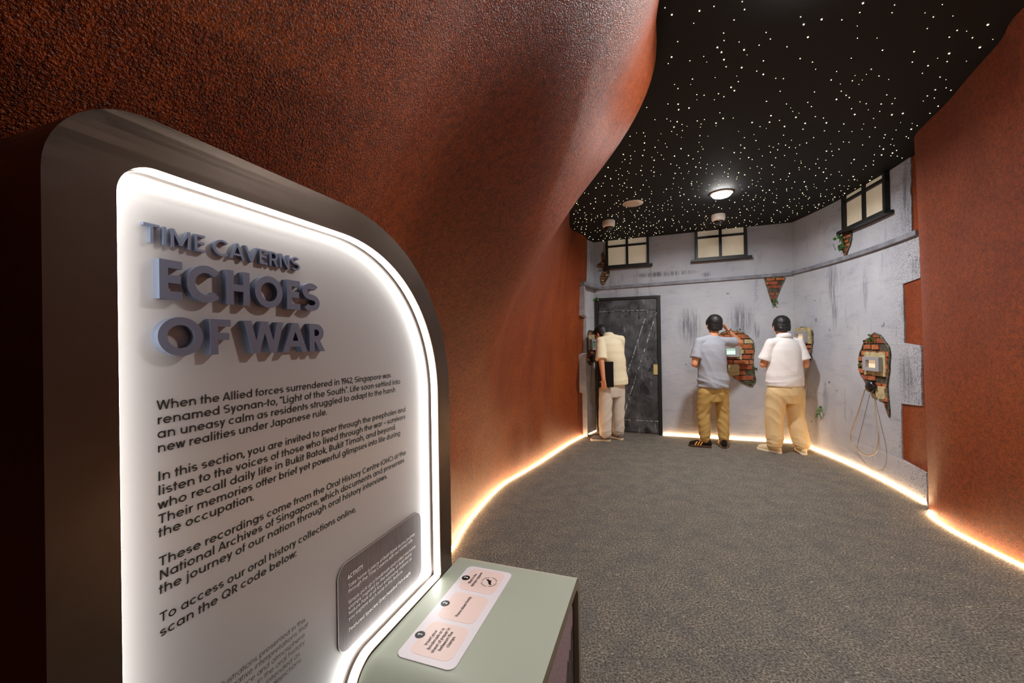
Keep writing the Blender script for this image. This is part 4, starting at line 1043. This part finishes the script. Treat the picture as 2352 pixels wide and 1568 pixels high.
# person in the grey shirt, listening with the right hand at the ear
g_sh = [(-.165, 0, 1.375), (.165, 0, 1.375)]
build_person(dict(label='person in grey t-shirt and khaki trousers holding the right hand to the ear', loc=(2.60, 5.33), skin=M_SKIN,
    hs=1.06, head=(.050, .025, 1.590), headrot=rotz(-.12), neck=(.025, 0, 1.455), shoulders=g_sh, hips=[(-.085, 0, .84), (.095, 0, .84)],
    elbows=[(-.235, -.02, 1.085), (.430, .10, 1.350)], wrists=[(-.10, .20, 1.045), (.262, .045, 1.490)],
    hands=[dict(d=(1, .35, .1), n=(0, .4, -1), side=-1, curl=.5), dict(d=(-.62, -.02, .74), n=(-.75, 0, -.62), side=1, curl=.16, spread=.22, thumb=1.0)],
    knees=[(-.115, .03, .46), (.125, .02, .46)], ankles=[(-.105, 0, .10), (.125, -.02, .10)], toes=[(-.90, .42), (.30, .95)],
    torso=[((.012, .005, .785), .192, .138, 0), ((.012, .005, .85), .194, .140, 0), ((.005, .005, .98), .178, .125, 0), ((0, .0, 1.12), .176, .120, 0), ((0, 0, 1.25), .182, .118, 0), ((0, 0, 1.34), .170, .105, 0), ((.01, 0, 1.405), .115, .080, 0), ((.02, 0, 1.445), .074, .066, 0)],
    sleeve=[.72, .60], shirtmat=cloth('grey_tshirt', lin(150, 153, 162)), sr=.056, cuff=.072,
    shirtwr=lambda v, n: .016*rid(v.x*2.6+1, v.y*3, (v.z+.35*v.x)*15)*max(.12, min(1, (1.02-v.z)*5))+.010*rid((v.x+.45*v.z)*9, v.y*4, v.z*1.6)*min(1, max(0, (1.34-v.z)*5)),
    pelvis=[((.015, .0, .60), .13, .10, 0), ((.015, .005, .70), .178, .120, 0), ((.012, .005, .775), .176, .120, 0), ((.012, .005, .83), .160, .108, 0), ((.01, .005, .90), .150, .10, 0)],
    legs=[legs((-.085, 0, .72), (-.110, .03, .44), (-.105, 0, .10), (.094, .076, .070, .060)), legs((.110, 0, .72), (.135, .02, .44), (.128, -.02, .10), (.094, .076, .070, .060))],
    trousermat=cloth('khaki_trousers', lin(176, 146, 88)), trouserwr=lambda v, n: .007*rid(v.x*6, v.y*6, (v.z+.9*abs(v.x-.01))*11)+.006*noise.noise(Vector((v.x*12, v.y*12, v.z*34)))*max(0, min(1, (.28-v.z)*6)),
    shoecols=(cloth('black_suede', lin(26, 22, 22)), mat('brown_gum_sole', lin(74, 50, 34), .6)), stripes=mat('yellow_stripe', lin(236, 170, 50), .5)))
o = thing('headphone_cup', 'small black listening cup held to the ear by the person in the grey shirt', 'handset', (2.60+.145, 5.33+.035, 1.585))
MB().lathe((0, 0, 0), [(.026, -.012), (.030, -.004), (.030, .008), (.02, .016), (.001, .018)], 20, 0, Matrix.Rotation(PI/2, 4, 'Y')).build('ear_cup', M_BLACKPLASTIC, o, smooth=True)

# person in the cream shirt bending towards the left peephole
c_sh = [(-.165, -.06, 1.405), (.150, .05, 1.420)]
M_CREAMSHIRT = cloth('cream_shirt', lin(216, 204, 174))
build_person(dict(label='person in cream short-sleeved shirt and grey trousers bending to the left peephole', loc=(1.40, 5.78), skin=M_SKIN,
    head=(-.115, .115, 1.505), headrot=rotz(.75) @ Matrix.Rotation(-.55, 3, 'X'), neck=(-.03, .04, 1.465), shoulders=c_sh, hips=[(-.09, -.03, .86), (.085, .03, .86)],
    elbows=[(-.178, -.165, 1.13), (.135, .16, 1.14)], wrists=[(-.160, -.195, .885), (.0, .30, 1.05)],
    hands=[dict(d=(.05, .06, -1), n=(.5, .85, 0), side=-1, curl=.5), dict(d=(-.8, .5, 0), n=(-.4, -.6, .6), side=1, curl=.4)],
    knees=[(-.10, -.03, .46), (.09, .05, .46)], ankles=[(-.115, -.04, .10), (.095, .06, .10)], toes=[(-.97, .25), (-.55, .83)],
    torso=[((.055, .0, .795), .176, .140, .35), ((.055, .0, .86), .176, .142, .35), ((.045, -.005, .98), .166, .128, .35), ((.03, -.01, 1.12), .170, .128, .35), ((.01, -.01, 1.26), .176, .124, .35), ((-.005, -.005, 1.37), .165, .108, .35), ((-.015, .015, 1.44), .108, .082, .35), ((-.025, .03, 1.475), .072, .064, .35)],
    sleeve=[.92, .80], sr=.060, cuff=.080, shirtmat=M_CREAMSHIRT, collar=-.35,
    shirtwr=lambda v, n: .006*rid(v.x*7, v.y*7, v.z*2.2)*min(1, max(.1, (1.38-v.z)*4))+.004*rid(v.x*3, v.y*3, v.z*12),
    pelvis=[((.0, .0, .62), .13, .11, .3), ((.01, .0, .72), .168, .122, .3), ((.03, .0, .79), .158, .118, .33), ((.05, .0, .84), .145, .108, .35), ((.045, .0, .92), .14, .10, .35)],
    legs=[legs((-.085, -.03, .74), (-.105, -.03, .44), (-.112, -.04, .10), (.098, .088, .088, .082)), legs((.090, .03, .74), (.098, .05, .44), (.098, .06, .10), (.098, .086, .084, .076))],
    trousermat=cloth('grey_trousers', lin(196, 187, 174)), trouserwr=lambda v, n: .007*rid(v.x*6, v.y*6, (v.z-1.2*v.x)*6.5)+.006*noise.noise(Vector((v.x*12, v.y*12, v.z*34)))*max(0, min(1, (.28-v.z)*6)),
    shoecols=(cloth('grey_trainers', lin(110, 98, 92)), mat('cream_sole', lin(200, 186, 160), .6))))
fo = thing('folder', 'flat black folder held at the side of the person in the cream shirt', 'folder', (1.40-.128, 5.78-.158, .945))
mb = MB(); mb.poly(rrect(-.110, -.175, .110, .175, .006, 3), lambda a, b, off: Vector((a*.985, -a*.17+off, b)), -.007, .007); mb.build('cover', M_BLACKPLASTIC, fo, fix=True)
mb = MB(); mb.poly(rrect(-.106, -.171, .108, .171, .004, 2), lambda a, b, off: Vector((a*.985+.0045, -a*.17+off, b)), -.004, .004); mb.build('pages', mat('paper', lin(60, 58, 56), .8), fo, fix=True)

# person in the white shirt at the corner
w_sh = [(-.170, 0, 1.345), (.162, -.01, 1.345)]
build_person(dict(label='person in white collared shirt and pale khaki trousers at the corner listening station', loc=(3.345, 5.02), skin=M_SKIN,
    hs=1.04, head=(-.005, .045, 1.545), headrot=rotz(-.35) @ Matrix.Rotation(-.22, 3, 'X'), neck=(0, .01, 1.415), shoulders=w_sh, hips=[(-.10, 0, .86), (.10, 0, .86)],
    elbows=[(-.235, .05, 1.08), (.218, -.05, 1.075)], wrists=[(-.10, .24, 1.05), (.325, .070, 1.180)],
    hands=[dict(d=(1, .3, .05), n=(0, .3, -1), side=-1, curl=.5), dict(d=(.50, .80, .12), n=(.75, -.35, -.5), side=1, curl=.5)],
    knees=[(-.135, .02, .46), (.125, .02, .46)], ankles=[(-.140, .01, .10), (.155, -.06, .10)], toes=[(-.55, .82), (.35, .93)],
    torso=[((.0, .005, .825), .215, .145, 0), ((.0, .005, .90), .215, .145, 0), ((.0, .0, 1.02), .205, .135, 0), ((0, 0, 1.14), .200, .130, 0), ((0, 0, 1.25), .198, .122, 0), ((0, 0, 1.33), .172, .106, 0), ((0, 0, 1.385), .110, .082, 0), ((0, .005, 1.42), .074, .066, 0)],
    sleeve=[.78, .78], sr=.060, cuff=.080, shirtmat=cloth('white_shirt', lin(222, 218, 216)), collar=-.15,
    shirtwr=lambda v, n: .007*rid((v.x+.4*v.z)*7, v.y*6, v.z*3)*min(1, max(.1, (1.34-v.z)*4))+.009*rid(v.x*2.4, v.y*3, (v.z-.22*v.x)*14)*max(.15, min(1, (1.05-v.z)*4)),
    pelvis=[((0, .0, .62), .15, .12, 0), ((0, .0, .72), .205, .142, 0), ((.0, .0, .80), .200, .138, 0), ((.0, .0, .87), .180, .12, 0), ((.0, .0, .93), .17, .11, 0)],
    legs=[legs((-.105, 0, .74), (-.130, .02, .44), (-.138, .01, .10), (.112, .098, .094, .085)), legs((.105, 0, .74), (.130, .02, .44), (.152, -.05, .10), (.112, .098, .094, .085))],
    trousermat=cloth('pale_khaki_trousers', lin(212, 186, 140)), trouserwr=lambda v, n: .007*rid(v.x*6, v.y*6, (v.z+1.1*v.x)*6)+.006*rid(v.x*9, v.y*9, v.z*22)*max(0, min(1, (.28-v.z)*6)),
    shoecols=(cloth('cream_trainers', lin(214, 196, 160)), mat('pale_sole', lin(226, 214, 190), .6))))
o = handset(W_R, 5.185, 1.165, 'black handset held in the right hand of the person in the white shirt', [(5.185, 1.07, .03), (5.19, .8, .03), (5.21, .6, .04), (5.25, .75, .03), (5.24, 1.05, .0)], o=.045)
